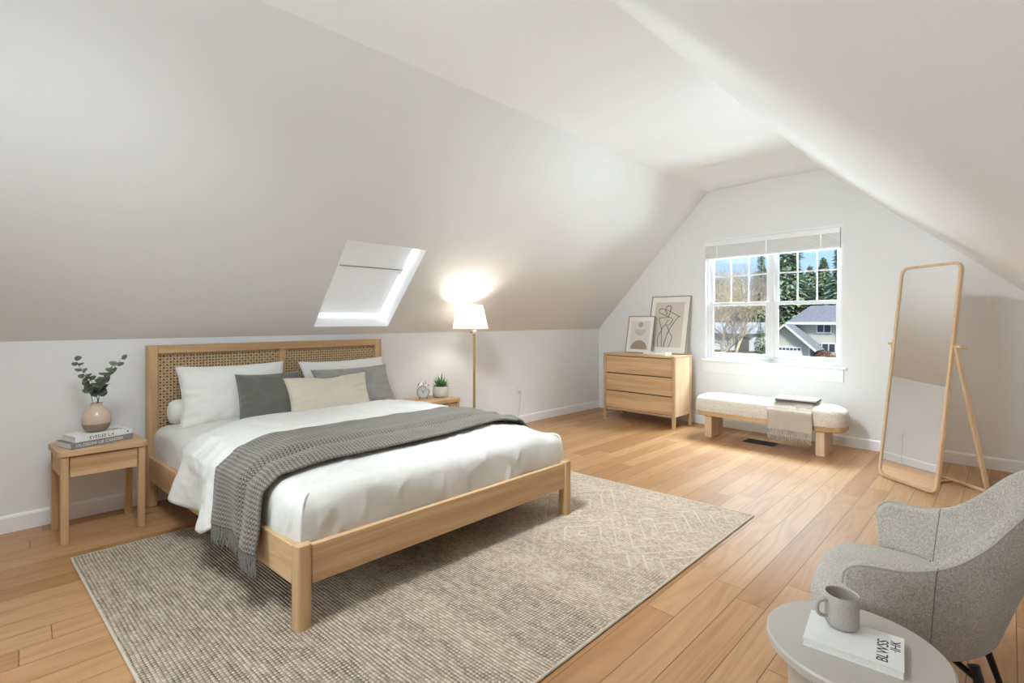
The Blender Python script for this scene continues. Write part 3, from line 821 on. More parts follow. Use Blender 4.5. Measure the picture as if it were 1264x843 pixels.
b = BM(); lathe(b, [(.006, 0), (.006, .0005)], 16); xform(b, Matrix.Translation((.31, 0, .019)) @ Matrix.Rotation(PI / 2, 4, 'X')); obj('spine_mark', b, M['ink'], bk2, smooth=0)

# vase with eucalyptus
vz = .7003
vs_ = thing('vase', 'round two-tone beige ceramic vase on the stacked books', 'vase', (.370, 4.625, vz))
VP = [(0, 0), (.045, 0), (.062, .006), (.082, .026), (.094, .056), (.097, .085), (.093, .115), (.080, .142), (.060, .162), (.043, .174), (.038, .183), (.038, .198), (.041, .204)]
VP = [(r * .87, z) for r, z in VP]
def vase_mat():
    t = NT('vase_glaze'); tc = t.n('ShaderNodeTexCoord'); sp_ = t.n('ShaderNodeSeparateXYZ'); t.l(tc.outputs['Object'], sp_.inputs[0])
    f = t.ramp(sp_.outputs[2], [(.060, (.26, .19, .13)), (.063, (.55, .42, .33))]); t.set('Base Color', f)
    t.set('Roughness', t.ramp(sp_.outputs[2], [(.060, (.6, .6, .6)), (.063, (.22, .22, .22))])); return t.m
M['vase'] = vase_mat()
b = BM(); lathe(b, VP + [(.030, .202), (.028, .185), (.026, .17), (0, .16)], 40, cap0=False, cap1=False); obj('body', b, M['vase'], vs_, smooth=60)
M['stem'] = plain('eucalyptus_stem', (.10, .075, .05), .7); 
t = NT('eucalyptus_leaf'); v = t.coord(); oi = t.n('ShaderNodeObjectInfo')
t.set('Base Color', t.ramp(t.noise(v, 25, 3), [(.3, (.05, .07, .048)), (.7, (.15, .185, .135))])); t.set('Roughness', .55); M['euca'] = t.m
rnd = random.Random(11)
camdir = Vector((-.70, -.71, 0)); camright = Vector((.7106, -.7036, 0))
for si, (dx, dz, dy) in enumerate(((-.150, .325, .01), (.165, .325, -.02), (.135, .25, .05), (-.120, .235, -.03))):
    root = thing('eucalyptus_sprig', ('eucalyptus sprig arching furthest left out of the beige vase', 'eucalyptus sprig arching furthest right out of the beige vase', 'eucalyptus sprig rising right of the middle in the beige vase', 'short eucalyptus sprig left of the middle in the beige vase')[si], 'sprig', (.370, 4.625, vz), 0, 'eucalyptus sprigs in the beige vase')
    tip = camright * dx + camdir * dy + Vector((0, 0, .20 + dz))
    base = Vector((.010 * (si - 1.5), .006 * (si % 2), .165)); mid = base.lerp(tip, .45) + Vector((0, 0, .035)) - camright * dx * .12
    path = spline([base, base.lerp(mid, .5) + Vector((0, 0, .01)), mid, tip], 24)
    b = BM(); tube(b, path, [lerp(.0026, .0010, k / 24) for k in range(25)], 6); obj('stem', b, M['stem'], root)
    b = BM(); n = 9 if si < 3 else 5
    for k in range(n):
        f = .38 + .62 * k / (n - 1); p = path[min(24, int(f * 24))]; sz = lerp(.027, .021, f) * (.85 + .4 * rnd.random())
        for sd in (1, -1):
            if k == n - 1 and sd < 0: continue
            d = (camright * sd * (.7 + .3 * rnd.random()) + camdir * (rnd.random() - .4) + Vector((0, 0, .35 * rnd.random()))).normalized()
            up = (Vector((0, 0, 1)) * .55 + camdir * (.25 + 1.1 * rnd.random()) + Vector((rnd.random() - .5, rnd.random() - .5, 0)) * .5); up = (up - d * up.dot(d)).normalized(); q = d.cross(up)
            c = p + d * (sz * .95)
            ring = []
            for a in range(12):
                an = 2 * PI * a / 12; rr_ = sz * (1 + .06 * math.cos(3 * an))
                ring.append(b.verts.new(c + d * math.cos(an) * rr_ + q * math.sin(an) * rr_ * .82 + up * (.12 * sz * math.cos(2 * an))))
            cc = b.verts.new(c - up * sz * .10)
            for a in range(12): b.faces.new((ring[a], ring[(a + 1) % 12], cc))
    obj('leaves', b, M['euca'], root, smooth=180, recalc=False)

# ------------------------------------------------------------------ clock and succulent on the far nightstand
NZ = .6222
M['chrome'] = plain('brushed_steel', (.62, .63, .64), .25, .9, var=.05)
M['dark'] = plain('black_metal', (.02, .018, .017), .45, .3)
M['clockface'] = plain('clock_face', (.62, .63, .64), .5, var=.05)
ck = thing('alarm_clock', 'small silver twin-bell alarm clock on the far nightstand', 'clock', (3.145, 4.575, NZ), math.radians(-38))
def ry(bb, c): xform(bb, Matrix.Translation(c) @ Matrix.Rotation(PI / 2, 4, 'X'))
b = BM(); lathe(b, [(0, -.028), (.062, -.028), (.070, -.022), (.072, 0), (.070, .024), (.066, .028), (.060, .028), (.059, .022), (0, .022)], 36, cap0=False, cap1=False); ry(b, (0, 0, .082)); obj('body', b, M['chrome'], ck)
b = BM(); lathe(b, [(0, .0225), (.0585, .0225), (.0585, .0235), (0, .0235)], 32, cap0=False, cap1=False); ry(b, (0, 0, .082)); obj('dial', b, M['clockface'], ck, smooth=0)
for (a, ln) in ((math.radians(125), .036), (math.radians(50), .048)):
    b = BM(); d = Vector((math.cos(a), 0, math.sin(a))); tube(b, [Vector((0, -.0255, .082)) - d * .008, Vector((0, -.0255, .082)) + d * ln], [.0028, .0016], 6); obj('hand', b, M['dark'], ck)
b = BM()
for k in range(12):
    a = 2 * PI * k / 12; obox(b, (math.cos(a) * .05, -.0242, .082 + math.sin(a) * .05), (math.cos(a), 0, math.sin(a)), (0, 1, 0), (-math.sin(a), 0, math.cos(a)), .005, .0006, .0016)
obj('hour_marks', b, M['dark'], ck, smooth=0)
for sx in (-1, 1):
    b = BM(); Mx = Matrix.Translation((sx * .036, 0, .158)) @ Matrix.Rotation(sx * .45, 4, 'Y'); lathe(b, [(0, .026), (.012, .024), (.024, .014), (.029, 0), (.026, 0), (.02, .012), (0, .02)], 20, cap0=False, cap1=False); xform(b, Mx); obj('bell', b, M['chrome'], ck)
    b = BM(); tube(b, [(sx * .034, 0, .030), (sx * .046, 0, .001)], [.006, .004], 8); obj('foot', b, M['dark'], ck)
b = BM(); tube(b, spline([(-.03, 0, .178), (-.026, 0, .20), (0, 0, .212), (.026, 0, .20), (.03, 0, .178)], 20), .0028, 6); obj('carry_handle', b, M['chrome'], ck)
b = BM(); tube(b, [(0, 0, .15), (0, 0, .175)], .003, 6); box(b, -.007, .007, -.004, .004, .172, .182); obj('hammer', b, M['chrome'], ck)

pt = thing('succulent_pot', 'pointed green succulent in a pale stone pot on the far nightstand', 'plant', (3.385, 4.575, NZ))
M['stone'] = plain('pale_concrete', (.62, .60, .56), .8, var=.1, vscale=18, bump=.2)
b = BM(); lathe(b, [(0, 0), (.070, 0), (.080, .006), (.090, .035), (.093, .07), (.092, .118), (.088, .124), (.083, .121), (.082, .10), (0, .10)], 40, cap0=False, cap1=False); obj('pot', b, M['stone'], pt, smooth=50)
b = BM(); lathe(b, [(0, .105), (.06, .106), (.083, .102), (0, .10)], 24, cap0=False, cap1=False); obj('soil', b, plain('potting_soil', (.05, .035, .025), .95, var=.4, vscale=120), pt)
t = NT('succulent_green'); tc = t.n('ShaderNodeTexCoord'); s_ = t.n('ShaderNodeSeparateXYZ'); t.l(tc.outputs['Object'], s_.inputs[0])
t.set('Base Color', t.ramp(t.noise(tc.outputs['Object'], 30, 3), [(.3, (.06, .14, .05)), (.7, (.20, .34, .13))])); t.set('Roughness', .4); M['succ'] = t.m
rnd = random.Random(3)
b = BM()
for ringi, (n, el, ln, wd) in enumerate(((12, 18, .098, .016), (11, 38, .112, .017), (8, 58, .125, .016), (5, 76, .135, .014), (1, 90, .14, .012))):
    for k in range(n):
        a = 2 * PI * (k + .5 * (ringi % 2)) / n + .25 * (rnd.random() - .5); e = math.radians(el + 8 * (rnd.random() - .5)); l_ = ln * (.9 + .2 * rnd.random())
        d = Vector((math.cos(a) * math.cos(e), math.sin(a) * math.cos(e), math.sin(e))); sd = Vector((-math.sin(a), math.cos(a), 0)); up = d.cross(sd) * -1
        if up.z < 0: up = -up
        p0 = Vector((0, 0, .108)) + Vector((math.cos(a), math.sin(a), 0)) * .008
        rings = []
        for j in range(7):
            f = j / 6; w_ = wd * (math.sin(PI * min(1, .25 + f * .75)) ** .8) * (1 - f ** 3) + .0005; c = p0 + d * l_ * f + Vector((0, 0, 1)) * (.018 * f * f)
            rings.append([b.verts.new(c + sd * w_), b.verts.new(c + up * w_ * .25), b.verts.new(c - sd * w_), b.verts.new(c - up * w_ * .45)])
        for j in range(6):
            for q in range(4): b.faces.new((rings[j][q], rings[j][(q + 1) % 4], rings[j + 1][(q + 1) % 4], rings[j + 1][q]))
        b.faces.new(rings[-1])
obj('leaves', b, M['succ'], pt, smooth=60)

# ------------------------------------------------------------------ floor lamp
LX, LY = 3.77, 4.44
lp = thing('floor_lamp', 'brass floor lamp with a lit white tapered shade beside the bed', 'lamp', (LX, LY, 0))
M['brass'] = plain('aged_brass', (.50, .36, .17), .32, .85, var=.06)
b = BM(); lathe(b, [(0, 0), (.115, 0), (.118, .006), (.114, .016), (.05, .022), (.018, .03), (.015, .05), (0, .05)], 40, cap0=False, cap1=False); obj('base', b, M['brass'], lp)
b = BM(); tube(b, [(0, 0, .04), (0, 0, 1.345)], .0155, 16); obj('pole', b, M['brass'], lp)
b = BM(); lathe(b, [(0, 1.335), (.02, 1.335), (.026, 1.345), (.026, 1.372), (.02, 1.38), (0, 1.38)], 20, cap0=False, cap1=False); obj('collar', b, plain('cream_collar', (.75, .68, .55), .4), lp)
b = BM(); tube(b, [(-.025, .0, 1.358), (-.045, 0, 1.358)], .008, 10); ell(b, (-.05, 0, 1.358), .011, .011, .011, 12, 8); obj('switch', b, M['brass'], lp)
b = BM(); tube(b, spline([(0, 0, 1.375), (-.02, 0, 1.40), (-.055, 0, 1.41), (-.06, 0, 1.44)], 14), .007, 8); tube(b, [(-.06, 0, 1.43), (-.06, 0, 1.485)], .018, 14); obj('arm', b, M['brass'], lp)
SHX = -.06
t = NT('lamp_shade_linen'); t.set('Base Color', (.9, .88, .82, 1)); t.set('Roughness', .9)
trn = t.n('ShaderNodeBsdfTranslucent', {'Color': (1, .99, .95, 1)}); mx = t.n('ShaderNodeMixShader', {0: .85}); t.l(t.b.outputs[0], mx.inputs[1]); t.l(trn.outputs[0], mx.inputs[2]); t.l(mx.outputs[0], t.out.inputs[0]); M['lampshade'] = t.m
b = BM(); lathe(b, [(.212, 1.400), (.145, 1.672), (.1435, 1.672), (.2105, 1.400)], 56, (SHX, 0, 0), closed=True); obj('lamp_shade', b, M['lampshade'], lp, smooth=50)
b = BM()
for a in range(3):
    an = a * 2 * PI / 3; tube(b, [(SHX, 0, 1.655), (SHX + .145 * math.cos(an), .145 * math.sin(an), 1.66)], .002, 5)
tube(b, [(SHX, 0, 1.58), (SHX, 0, 1.655)], .003, 5); obj('shade_spider', b, M['brass'], lp)
t = NT('bulb_glow'); em = t.n('ShaderNodeEmission', {'Color': (1, .86, .66, 1), 'Strength': 12.0}); t.l(em.outputs[0], t.out.inputs[0])
b = BM(); ell(b, (SHX, 0, 1.52), .030, .030, .045, 16, 10); obj('bulb', b, t.m, lp)
point('floor_lamp_light', (LX + SHX, LY, 1.580), .05, LAMP_POWER, (1.0, .92, .80)).visible_camera = True

# wall socket with plugged-in cord
so = thing('wall_outlet', 'white wall outlet with a plug in it on the low wall beyond the bed', 'outlet', (5.065, KY, .49))
b = BM(); prism(b, rrect(-.036, .036, -.058, .058, .006, 3), 0, .006, lambda a, c, h: (a, -h, c)); obj('plate', b, M['vinyl'], so, bevel=.0015)
for z in (.022, -.022):
    b = BM(); prism(b, rrect(-.017, .017, z - .014, z + .014, .010, 4), .006, .0085, lambda a, c, h: (a, -h, c)); rc = obj('receptacle', b, M['trim'], so, smooth=0)
    b = BM(); box(b, -.008, -.005, -.0091, -.0084, z - .004, z + .005); box(b, .005, .008, -.0091, -.0084, z - .004, z + .005); obj('slots', b, M['dark'], rc, smooth=0)
cd = thing('power_cord', 'thin pale power cord hanging from the wall outlet to the floor', 'cord', (5.065, KY, 0))
b = BM(); box(b, -.012, .012, -.035, -.0092, .456, .482); obj('plug', b, plain('pale_plug', (.62, .62, .61), .5), cd, smooth=0, bevel=.004)
b = BM(); tube(b, spline([(0, -.033, .466), (.004, -.045, .44), (-.012, -.040, .34), (-.03, -.035, .2), (-.05, -.032, .08), (-.09, -.04, .006), (-.3, -.10, .0045), (-.8, -.14, .0045), (-1.18, -.45, .0045)], 70), .0038, 6); obj('cable', b, plain('grey_cable', (.50, .50, .50), .5), cd)

# ------------------------------------------------------------------ rug
def rug_mat():
    t = NT('woven_wool_rug'); tc = t.n('ShaderNodeTexCoord'); sp_ = t.n('ShaderNodeSeparateXYZ'); t.l(tc.outputs['UV'], sp_.inputs[0])
    U, V = sp_.outputs[0], sp_.outputs[1]          # metres along / across
    wob = t.noise(tc.outputs['UV'], 3.0, 2)
    Uw = t.math('ADD', U, t.math('MULTIPLY', wob, .012))
    PR = .0170; PK = .0185
    ru = t.math('DIVIDE', Uw, PR); row = t.math('FLOOR', ru); fu = t.math('FRACT', ru)
    w1 = t.n('ShaderNodeTexWhiteNoise', noise_dimensions='1D'); t.l(row, w1.inputs['W'])
    kv = t.math('ADD', t.math('DIVIDE', V, PK), t.math('MULTIPLY', w1.outputs['Value'], .35)); kn = t.math('FLOOR', kv); fv = t.math('FRACT', kv)
    bu = t.math('SINE', t.math('MULTIPLY', fu, PI)); bv = t.math('SINE', t.math('MULTIPLY', fv, PI))
    # bands across the rug decide whether rows are beaded or smooth
    band = t.n('ShaderNodeTexNoise', {'Scale': 3.1, 'Detail': 3.0}, noise_dimensions='1D'); t.l(U, band.inputs['W'])
    bead = t.ramp(band.outputs['Fac'], [(.40, (.35, .35, .35)), (.52, (1, 1, 1))])
    knot = t.math('MULTIPLY', bu, t.math('ADD', t.math('MULTIPLY', bv, bead), t.math('SUBTRACT', 1.0, bead)))
    cv = t.n('ShaderNodeCombineXYZ'); t.l(row, cv.inputs[0]); t.l(kn, cv.inputs[1])
    w2 = t.n('ShaderNodeTexWhiteNoise', noise_dimensions='2D'); t.l(cv.outputs[0], w2.inputs['Vector'])
    # smoother, paler region with raised zigzag at the window end
    zone = t.ramp(t.math('ADD', U, t.math('MULTIPLY', t.math('SUBTRACT', wob, .5), .5)), [(0, (0, 0, 0)), (1, (1, 1, 1))])
    zm = t.n('ShaderNodeMapRange', {'From Min': 1.75, 'From Max': 2.5}); t.l(t.math('ADD', U, t.math('MULTIPLY', t.math('SUBTRACT', wob, .5), .8)), zm.inputs[0])
    zone = zm.outputs[0]
    tri = t.math('PINGPONG', V, .36)
    zz = t.math('SUBTRACT', t.math('PINGPONG', U, .48), t.math('MULTIPLY', tri, 1.33))
    dia = t.math('ABSOLUTE', t.math('SUBTRACT', t.math('FRACT', t.math('MULTIPLY', t.math('ADD', zz, 5.0), 1.0 / .16)), .5))
    line = t.math('MULTIPLY', t.ramp(dia, [(.40, (0, 0, 0)), (.47, (1, 1, 1))]), zone)
    pres = t.ramp(t.noise(tc.outputs['UV'], 2.2, 2), [(.42, (0, 0, 0)), (.55, (1, 1, 1))])
    line = t.math('MULTIPLY', line, pres)
    h = t.math('ADD', t.math('MULTIPLY', knot, t.math('SUBTRACT', 1.0, t.math('MULTIPLY', zone, .35))), t.math('MULTIPLY', line, .55))
    mott = t.noise(tc.outputs['UV'], 6, 5, .6)
    cream = t.ramp(t.math('ADD', t.math('MULTIPLY', w2.outputs['Value'], .5), t.math('MULTIPLY', mott, .5)), [(.2, (.40, .300, .205)), (.5, (.54, .425, .310)), (.8, (.64, .535, .415))])
    lowk = t.ramp(knot, [(.10, (1, 1, 1)), (.55, (0, 0, 0))])
    darks = t.math('MULTIPLY', lowk, t.math('SUBTRACT', .92, t.math('MULTIPLY', zone, .50)))
    fleck = t.ramp(w2.outputs['Value'], [(.90, (0, 0, 0)), (.93, (1, 1, 1))])
    darks = t.math('MAXIMUM', darks, t.math('MULTIPLY', fleck, t.math('SUBTRACT', .55, t.math('MULTIPLY', zone, .35))))
    irr = t.ramp(t.noise(t.n('ShaderNodeMapping', {'Vector': tc.outputs['UV'], 'Scale': (26, 7, 1)}).outputs[0], 1.0, 4, .65), [(.36, (.38, .38, .38)), (.62, (1, 1, 1))])
    darks = t.math('MULTIPLY', darks, irr)
    col = t.mix(darks, cream, (.055, .030, .016, 1)); col = t.mix(t.math('MULTIPLY', line, .7), col, (.66, .56, .44, 1))
    t.set('Base Color', col); t.set('Roughness', .95); t.set('Sheen Weight', .15); t.set('Specular IOR Level', .1)
    t.bump(h, .9, .008)
    return t.m
M['rug'] = rug_mat()
RX0, RX1, RY0, RY1 = .425, 3.955, 1.375, 4.13
def rugw(x, y): return x - .078 * (y - 1.375)
rug = thing('area_rug', 'large beige woven wool rug under the foot of the bed', 'rug', (RX0, RY0, 0))
def rug_pt(u, v): return Vector((rugw(RX0 + u, RY0 + v) - RX0, v, .0115 + .0008 * nz(u * 3, v * 3)))
b = BM(); grid(b, rug_pt, 90, 70, 0, RX1 - RX0, 0, RY1 - RY0)
ex = bmesh.ops.extrude_face_region(b, geom=b.faces[:]); 
for g in ex['geom']:
    if isinstance(g, bmesh.types.BMVert): g.co.z = .001
obj('pile', b, M['rug'], rug, smooth=30)
b = BM(); pts = []
for (x, y) in ((RX0, RY0), (RX1, RY0), (RX1, RY1), (RX0, RY1)): pts.append(Vector((rugw(x, y) - RX0, y - RY0, .0065)))
loop = []
for k in range(4):
    for j in range(60): loop.append(pts[k].lerp(pts[(k + 1) % 4], j / 60))
tube(b, loop, .0065, 6, closed=True)
M['bind'] = cloth('rug_binding', (.50, .43, .34), 300, .15); obj('binding', b, M['bind'], rug)

# ------------------------------------------------------------------ dresser
DX0, DX1, DY0, DY1, DZ = 6.285, 6.80, 3.205, 4.365, 1.0
ds = thing('dresser', 'pale oak dresser with three wide drawers under the framed pictures', 'dresser', (DX0, DY0, 0))
def dpart(name, bb, m, parent=ds, **kw): warp(bb, lambda x, y, z: (x - DX0, y - DY0, z)); return obj(name, bb, m, parent, **kw)
P_ = .042
for (x, y) in ((DX0, DY0), (DX0, DY1 - P_), (DX1 - P_, DY0), (DX1 - P_, DY1 - P_)):
    b = BM(); prism(b, rrect(x, x + P_, y, y + P_, .007, 3), 0, DZ, XY); dpart('leg', b, M['oak_z'])
b = BM(); box(b, DX0 + .006, DX1 - .003, DY0 + P_ + .0, DY1 - P_, DZ - .028, DZ - .002); box(b, DX0 + P_, DX1 - P_, DY0 + .004, DY0 + P_, DZ - .028, DZ - .002); box(b, DX0 + P_, DX1 - P_, DY1 - P_, DY1 - .004, DZ - .028, DZ - .002); dpart('top', b, M['oak_y'], bevel=.002)
for y in (DY0 + .008, DY1 - .028):
    b = BM(); box(b, DX0 + P_, DX1 - P_, y, y + .02, .165, DZ - .028); dpart('side_panel', b, M['pale_z'], smooth=0)
b = BM(); box(b, DX1 - .025, DX1 - .012, DY0 + P_, DY1 - P_, .165, DZ - .028); dpart('back_panel', b, M['oak_y'], smooth=0)
b = BM(); box(b, DX0 + .004, DX1 - P_, DY0 + P_, DY1 - P_, .165, .185); dpart('bottom_rail', b, M['oak_y'], smooth=0, bevel=.002)
b = BM(); box(b, DX0 + .03, DX0 + .045, DY0 + P_, DY1 - P_, .185, DZ - .028); M['shadowgap'] = plain('drawer_gap_shade', (.12, .075, .04), .8); dpart('gap_shade_sheet', b, M['shadowgap'], smooth=0)  # dark sheet: shade between the drawers put in as colour
for (z0, z1) in ((.192, .436), (.452, .698), (.714, .960)):
    b = BM(); box(b, DX0 + .006, DX0 + .028, DY0 + P_ + .004, DY1 - P_ - .004, z0, z1); dpart('drawer', b, M['oak_y'], bevel=.003)

# pictures leaning on the gable wall
M['frame_wood'] = wood('taupe_frame_wood', 2, (.36, .27, .19), (.25, .18, .12))
M['mount'] = plain('cream_mount', (.78, .745, .69), .8, var=.02)
M['print_beige'] = plain('beige_print', (.60, .53, .455), .8, var=.04, vscale=14)
M['print_grey'] = plain('pale_grey_print', (.64, .61, .575), .8, var=.03)
M['print_tan'] = plain('tan_print', (.33, .245, .175), .8, var=.06, vscale=60)
M['print_sand'] = plain('sand_print', (.52, .46, .39), .8, var=.05)
def picture(label, y0, y1, h, xb, lean, thick=.022, fw=.012):
    root = thing('framed_picture', label, 'picture', (xb, (y0 + y1) / 2, DZ))
    root.rotation_euler = (0, math.radians(lean), 0)
    w = y1 - y0
    # local: x into the wall, y = across (left in view is +y), z up
    put = lambda a, c, hh: (hh, a, c)
    b = BM(); o_ = [(-w / 2, 0), (w / 2, 0), (w / 2, h), (-w / 2, h)]; i_ = [(-w / 2 + fw, fw), (w / 2 - fw, fw), (w / 2 - fw, h - fw), (-w / 2 + fw, h - fw)]
    ring_prism(b, o_, i_, 0, thick, put); obj('frame', b, M['frame_wood'], root, smooth=0, bevel=.0015)
    b = BM(); box(b, .008, .016, -w / 2 + fw, w / 2 - fw, fw, h - fw); obj('mount', b, M['mount'], root, smooth=0)
    return root
def disc(bm, cy, cz, r, a0, a1, x, n=40):
    vs = [bm.verts.new((x, cy + r * math.cos(a0 + (a1 - a0) * k / n), cz + r * math.sin(a0 + (a1 - a0) * k / n))) for k in range(n + 1)]
    e = bmesh.ops.extrude_face_region(bm, geom=[bm.faces.new(vs)])
    for g in e['geom']:
        if isinstance(g, bmesh.types.BMVert): g.co.x += .0006
# large line drawing
BP = picture('larger framed picture of a black line-drawn figure on the dresser', 3.285, 3.915, .885, 6.755, 13.2)
pw, ph = .63, .885
b = BM(); box(b, .0068, .0079, -pw / 2 + .088, pw / 2 - .075, .10, ph - .095); obj('print', b, M['print_beige'], BP, smooth=0)
def art(px, py):   # zoom-crop pixels of the print -> local (y, z)
    return (.0062, pw / 2 - (px - 310) / (745 - 310) * pw, ph * (1 - (py - 85) / (715 - 85)))
strokes = [[(487, 232), (490, 205), (515, 188), (538, 208), (536, 250), (528, 290), (518, 315)],
           [(487, 232), (478, 248), (497, 262), (492, 285), (508, 282)],
           [(640, 312), (600, 290), (540, 258), (487, 235), (440, 222), (408, 235), (412, 265), (450, 285), (500, 305), (560, 330), (570, 350), (555, 380), (535, 405), (515, 400)],
           [(655, 310), (630, 318), (600, 355), (560, 420), (538, 465), (522, 520), (505, 600), (498, 645)],
           [(520, 318), (470, 322), (432, 325), (420, 350), (438, 400), (455, 440), (460, 480), (468, 560), (478, 645)],
           [(525, 345), (505, 375), (500, 400), (525, 430), (545, 480), (575, 515), (582, 550), (565, 600), (553, 645)],
           [(500, 400), (470, 425), (455, 470), (432, 520), (428, 580), (438, 645)]]
b = BM()
for s_ in strokes: tube(b, [art(p.x, p.y) for p in spline([(x, y, 0) for x, y in s_], 36)], .0044, 5)
obj('line_drawing', b, M['ink'], BP)
# small abstract
SP = picture('smaller framed picture of abstract tan half circles on the dresser', 3.765, 4.215, .575, 6.645, 12.5)
sw, sh_ = .45, .575
b = BM(); box(b, .0068, .0079, -sw / 2 + .062, sw / 2 - .062, .055, sh_ - .075); obj('print', b, M['print_grey'], SP, smooth=0)
b = BM(); disc(b, 0, .058, .140, 0, PI, .0060); obj('arch_shape', b, M['print_tan'], SP, smooth=0)
b = BM(); disc(b, 0, .365, .095, PI, 2 * PI, .0060); obj('bowl_shape', b, M['print_sand'], SP, smooth=0)
b = BM(); disc(b, 0, .44, .042, 0, 2 * PI, .0060); obj('sun_shape', b, plain('ochre_print', (.42, .36, .25), .8), SP, smooth=0)
# white book on the dresser
wb = thing('book', 'flat white book lying on the dresser in front of the line drawing', 'book', (6.45, 3.42, DZ), 0)
b = BM(); t_ = .003
box(b, 0, .17, 0, .36, 0, t_); box(b, 0, .17, 0, .36, .033, .036); box(b, .166, .17, 0, .36, t_, .033); obj('cover', b, M['book_white'], wb, smooth=0, bevel=.001)
b = BM(); box(b, .003, .166, .003, .357, t_, .033); obj('pages', b, M['pages'], wb, smooth=0)
b = BM(); box(b, .05, .085, .12, .24, .0361, .0366); obj('cover_print', b, M['ink'], wb, smooth=0)

# ------------------------------------------------------------------ bench, its throw and the folded cloth
BY0, BY1, BX0, BX1 = 1.25, 2.915, 6.19, 6.665
bn = thing('bench', 'low oak bench with a cream boucle cushion under the gable window', 'bench', (BX0, BY0, 0))
t = NT('cream_boucle'); v = t.coord(); vo = t.n('ShaderNodeTexVoronoi', {'Vector': v, 'Scale': 75.0}); nn = t.noise(v, 40, 4)
f = t.math('ADD', t.math('MULTIPLY', vo.outputs['Distance'], .8), t.math('MULTIPLY', nn, .4))
t.set('Base Color', t.ramp(f, [(.2, (.76, .71, .63)), (.8, (.60, .54, .45))])); t.set('Roughness', .95); t.set('Sheen Weight', .3); t.set('Specular IOR Level', .1); t.bump(t.math('SUBTRACT', 1.0, f), .6, .008); M['boucle'] = t.m
def bpart(name, bb, m, parent=bn, **kw): warp(bb, lambda x, y, z: (x - BX0, y - BY0, z)); return obj(name, bb, m, parent, **kw)
b = BM(); prism(b, rrect(BX0 + .004, BX1 - .004, BY0 + .004, BY1 - .004, .16, 10), .276, .332, XY); bpart('seat_board', b, M['oak_y'], bevel=.006)
b = BM()
outl = [(0.0, .334), (0.0, .35), (.02, .375)]
nlev = 14; Rg = []
for k in range(nlev + 1):
    a = k / nlev
    ins = -.008 * math.sin(PI * min(1, a * 2.2)) if a < .45 else .20 * (1 - math.cos((a - .45) / .55 * PI / 2)) ** 1.25
    z = .334 + .212 * (a ** .85 if a < .45 else (.45 ** .85 + (1 - .45 ** .85) * math.sin((a - .45) / .55 * PI / 2)))
    Rg.append([b.verts.new((x, y, z + .003 * nz(x * 9, y * 9, 1))) for x, y in rrect(BX0 + ins, BX1 - ins, BY0 + ins, BY1 - ins, max(.03, .17 - ins * .6), 10)])
n_ = len(Rg[0])
for k in range(nlev):
    for i in range(n_): b.faces.new((Rg[k][i], Rg[k][(i + 1) % n_], Rg[k + 1][(i + 1) % n_], Rg[k + 1][i]))
b.faces.new(Rg[-1]); b.faces.new(Rg[0][::-1]); bpart('cushion', b, M['boucle'], smooth=60)
for (y0, y1) in ((1.425, 1.515), (2.675, 2.765)):
    b = BM(); box(b, BX0 + .04, BX1 - .07, y0, y1, 0, .276); bpart('leg', b, M['pale_z'], bevel=.004)
def btop(x):   # cushion surface height across its depth
    c = (BX0 + BX1) / 2; hw = (BX1 - BX0) / 2; e = min(1, abs(x - c) / hw)
    return .548 - .10 * max(0, (e - .25) / .75) ** 2.6
def bthrow_pt(s, w):
    y = lerp(2.00, 1.535, w) + .012 * math.sin(s * 9)
    r = .006 * math.sin(w * 22) * sm(.15, .5, s) + .012 * sm(.62, .66, w) * (1 - .3 * sm(.66, 1, w))
    if s < .36:
        x = 6.56 - s; z = btop(x) + .008
        return Vector((x, y, z + r * .5))
    q = s - .36; x0 = 6.20
    a = min(1, q / .07) * PI / 2
    x = x0 - .035 * math.sin(a) - r; z = btop(x0) + .008 - .045 * (1 - math.cos(a)) - max(0, q - .07)
    return Vector((x - .004, y - .03 * q * (1 - w), z))
bt = thing('throw_blanket', 'beige herringbone throw with fringe hanging over the bench front', 'blanket', (6.4, 1.8, .5))
t = NT('herringbone_wool'); uv = t.n('ShaderNodeUVMap'); s2 = t.n('ShaderNodeSeparateXYZ'); t.l(uv.outputs[0], s2.inputs[0])
zig = t.math('PINGPONG', s2.outputs[1], .022); ph_ = t.math('FRACT', t.math('MULTIPLY', t.math('ADD', s2.outputs[0], zig), 1 / .011))
f = t.math('ADD', t.math('ABSOLUTE', t.math('SUBTRACT', ph_, .5)), t.math('MULTIPLY', t.noise(t.coord('UV'), 200, 2), .25))
t.set('Base Color', t.ramp(f, [(.12, (.22, .175, .13)), (.5, (.60, .52, .43))])); t.set('Roughness', .95); t.bump(f, .4, .003); M['herring'] = t.m
BT_E = .615
b = BM(); grid(b, bthrow_pt, 60, 40, 0, BT_E, 0, 1, 1, .48, True); warp(b, lambda x, y, z: (x - 6.4, y - 1.8, z - .5)); obj('woven_body', b, M['herring'], bt, smooth=180, solid=.010)
b = BM(); rnd = random.Random(8)
for k in range(46):
    w = (k + .5) / 46; p0 = bthrow_pt(BT_E - .002, w); ln = .115 + .02 * rnd.random()
    tube(b, [p0 + Vector((.003 * (rnd.random() - .5) * j, .004 * (rnd.random() - .5) * j, -ln * j / 5)) for j in range(6)], [.0040, .0048, .004, .0046, .004, .0015], 5)
warp(b, lambda x, y, z: (x - 6.4, y - 1.8, z - .5)); obj('fringe', b, plain('beige_yarn', (.42, .36, .29), .95, var=.3, vscale=80), bt)
fc = thing('folded_cloth', 'folded white cloth with a dark edge lying on the bench throw', 'cloth', (6.40, 1.735, .566), math.radians(4))
b = BM(); prism(b, rrect(-.125, .125, -.215, .215, .012, 3), .0075, .031, XY); obj('upper_fold', b, cloth('white_cloth', (.74, .72, .68), 400, .04), fc, bevel=.006)
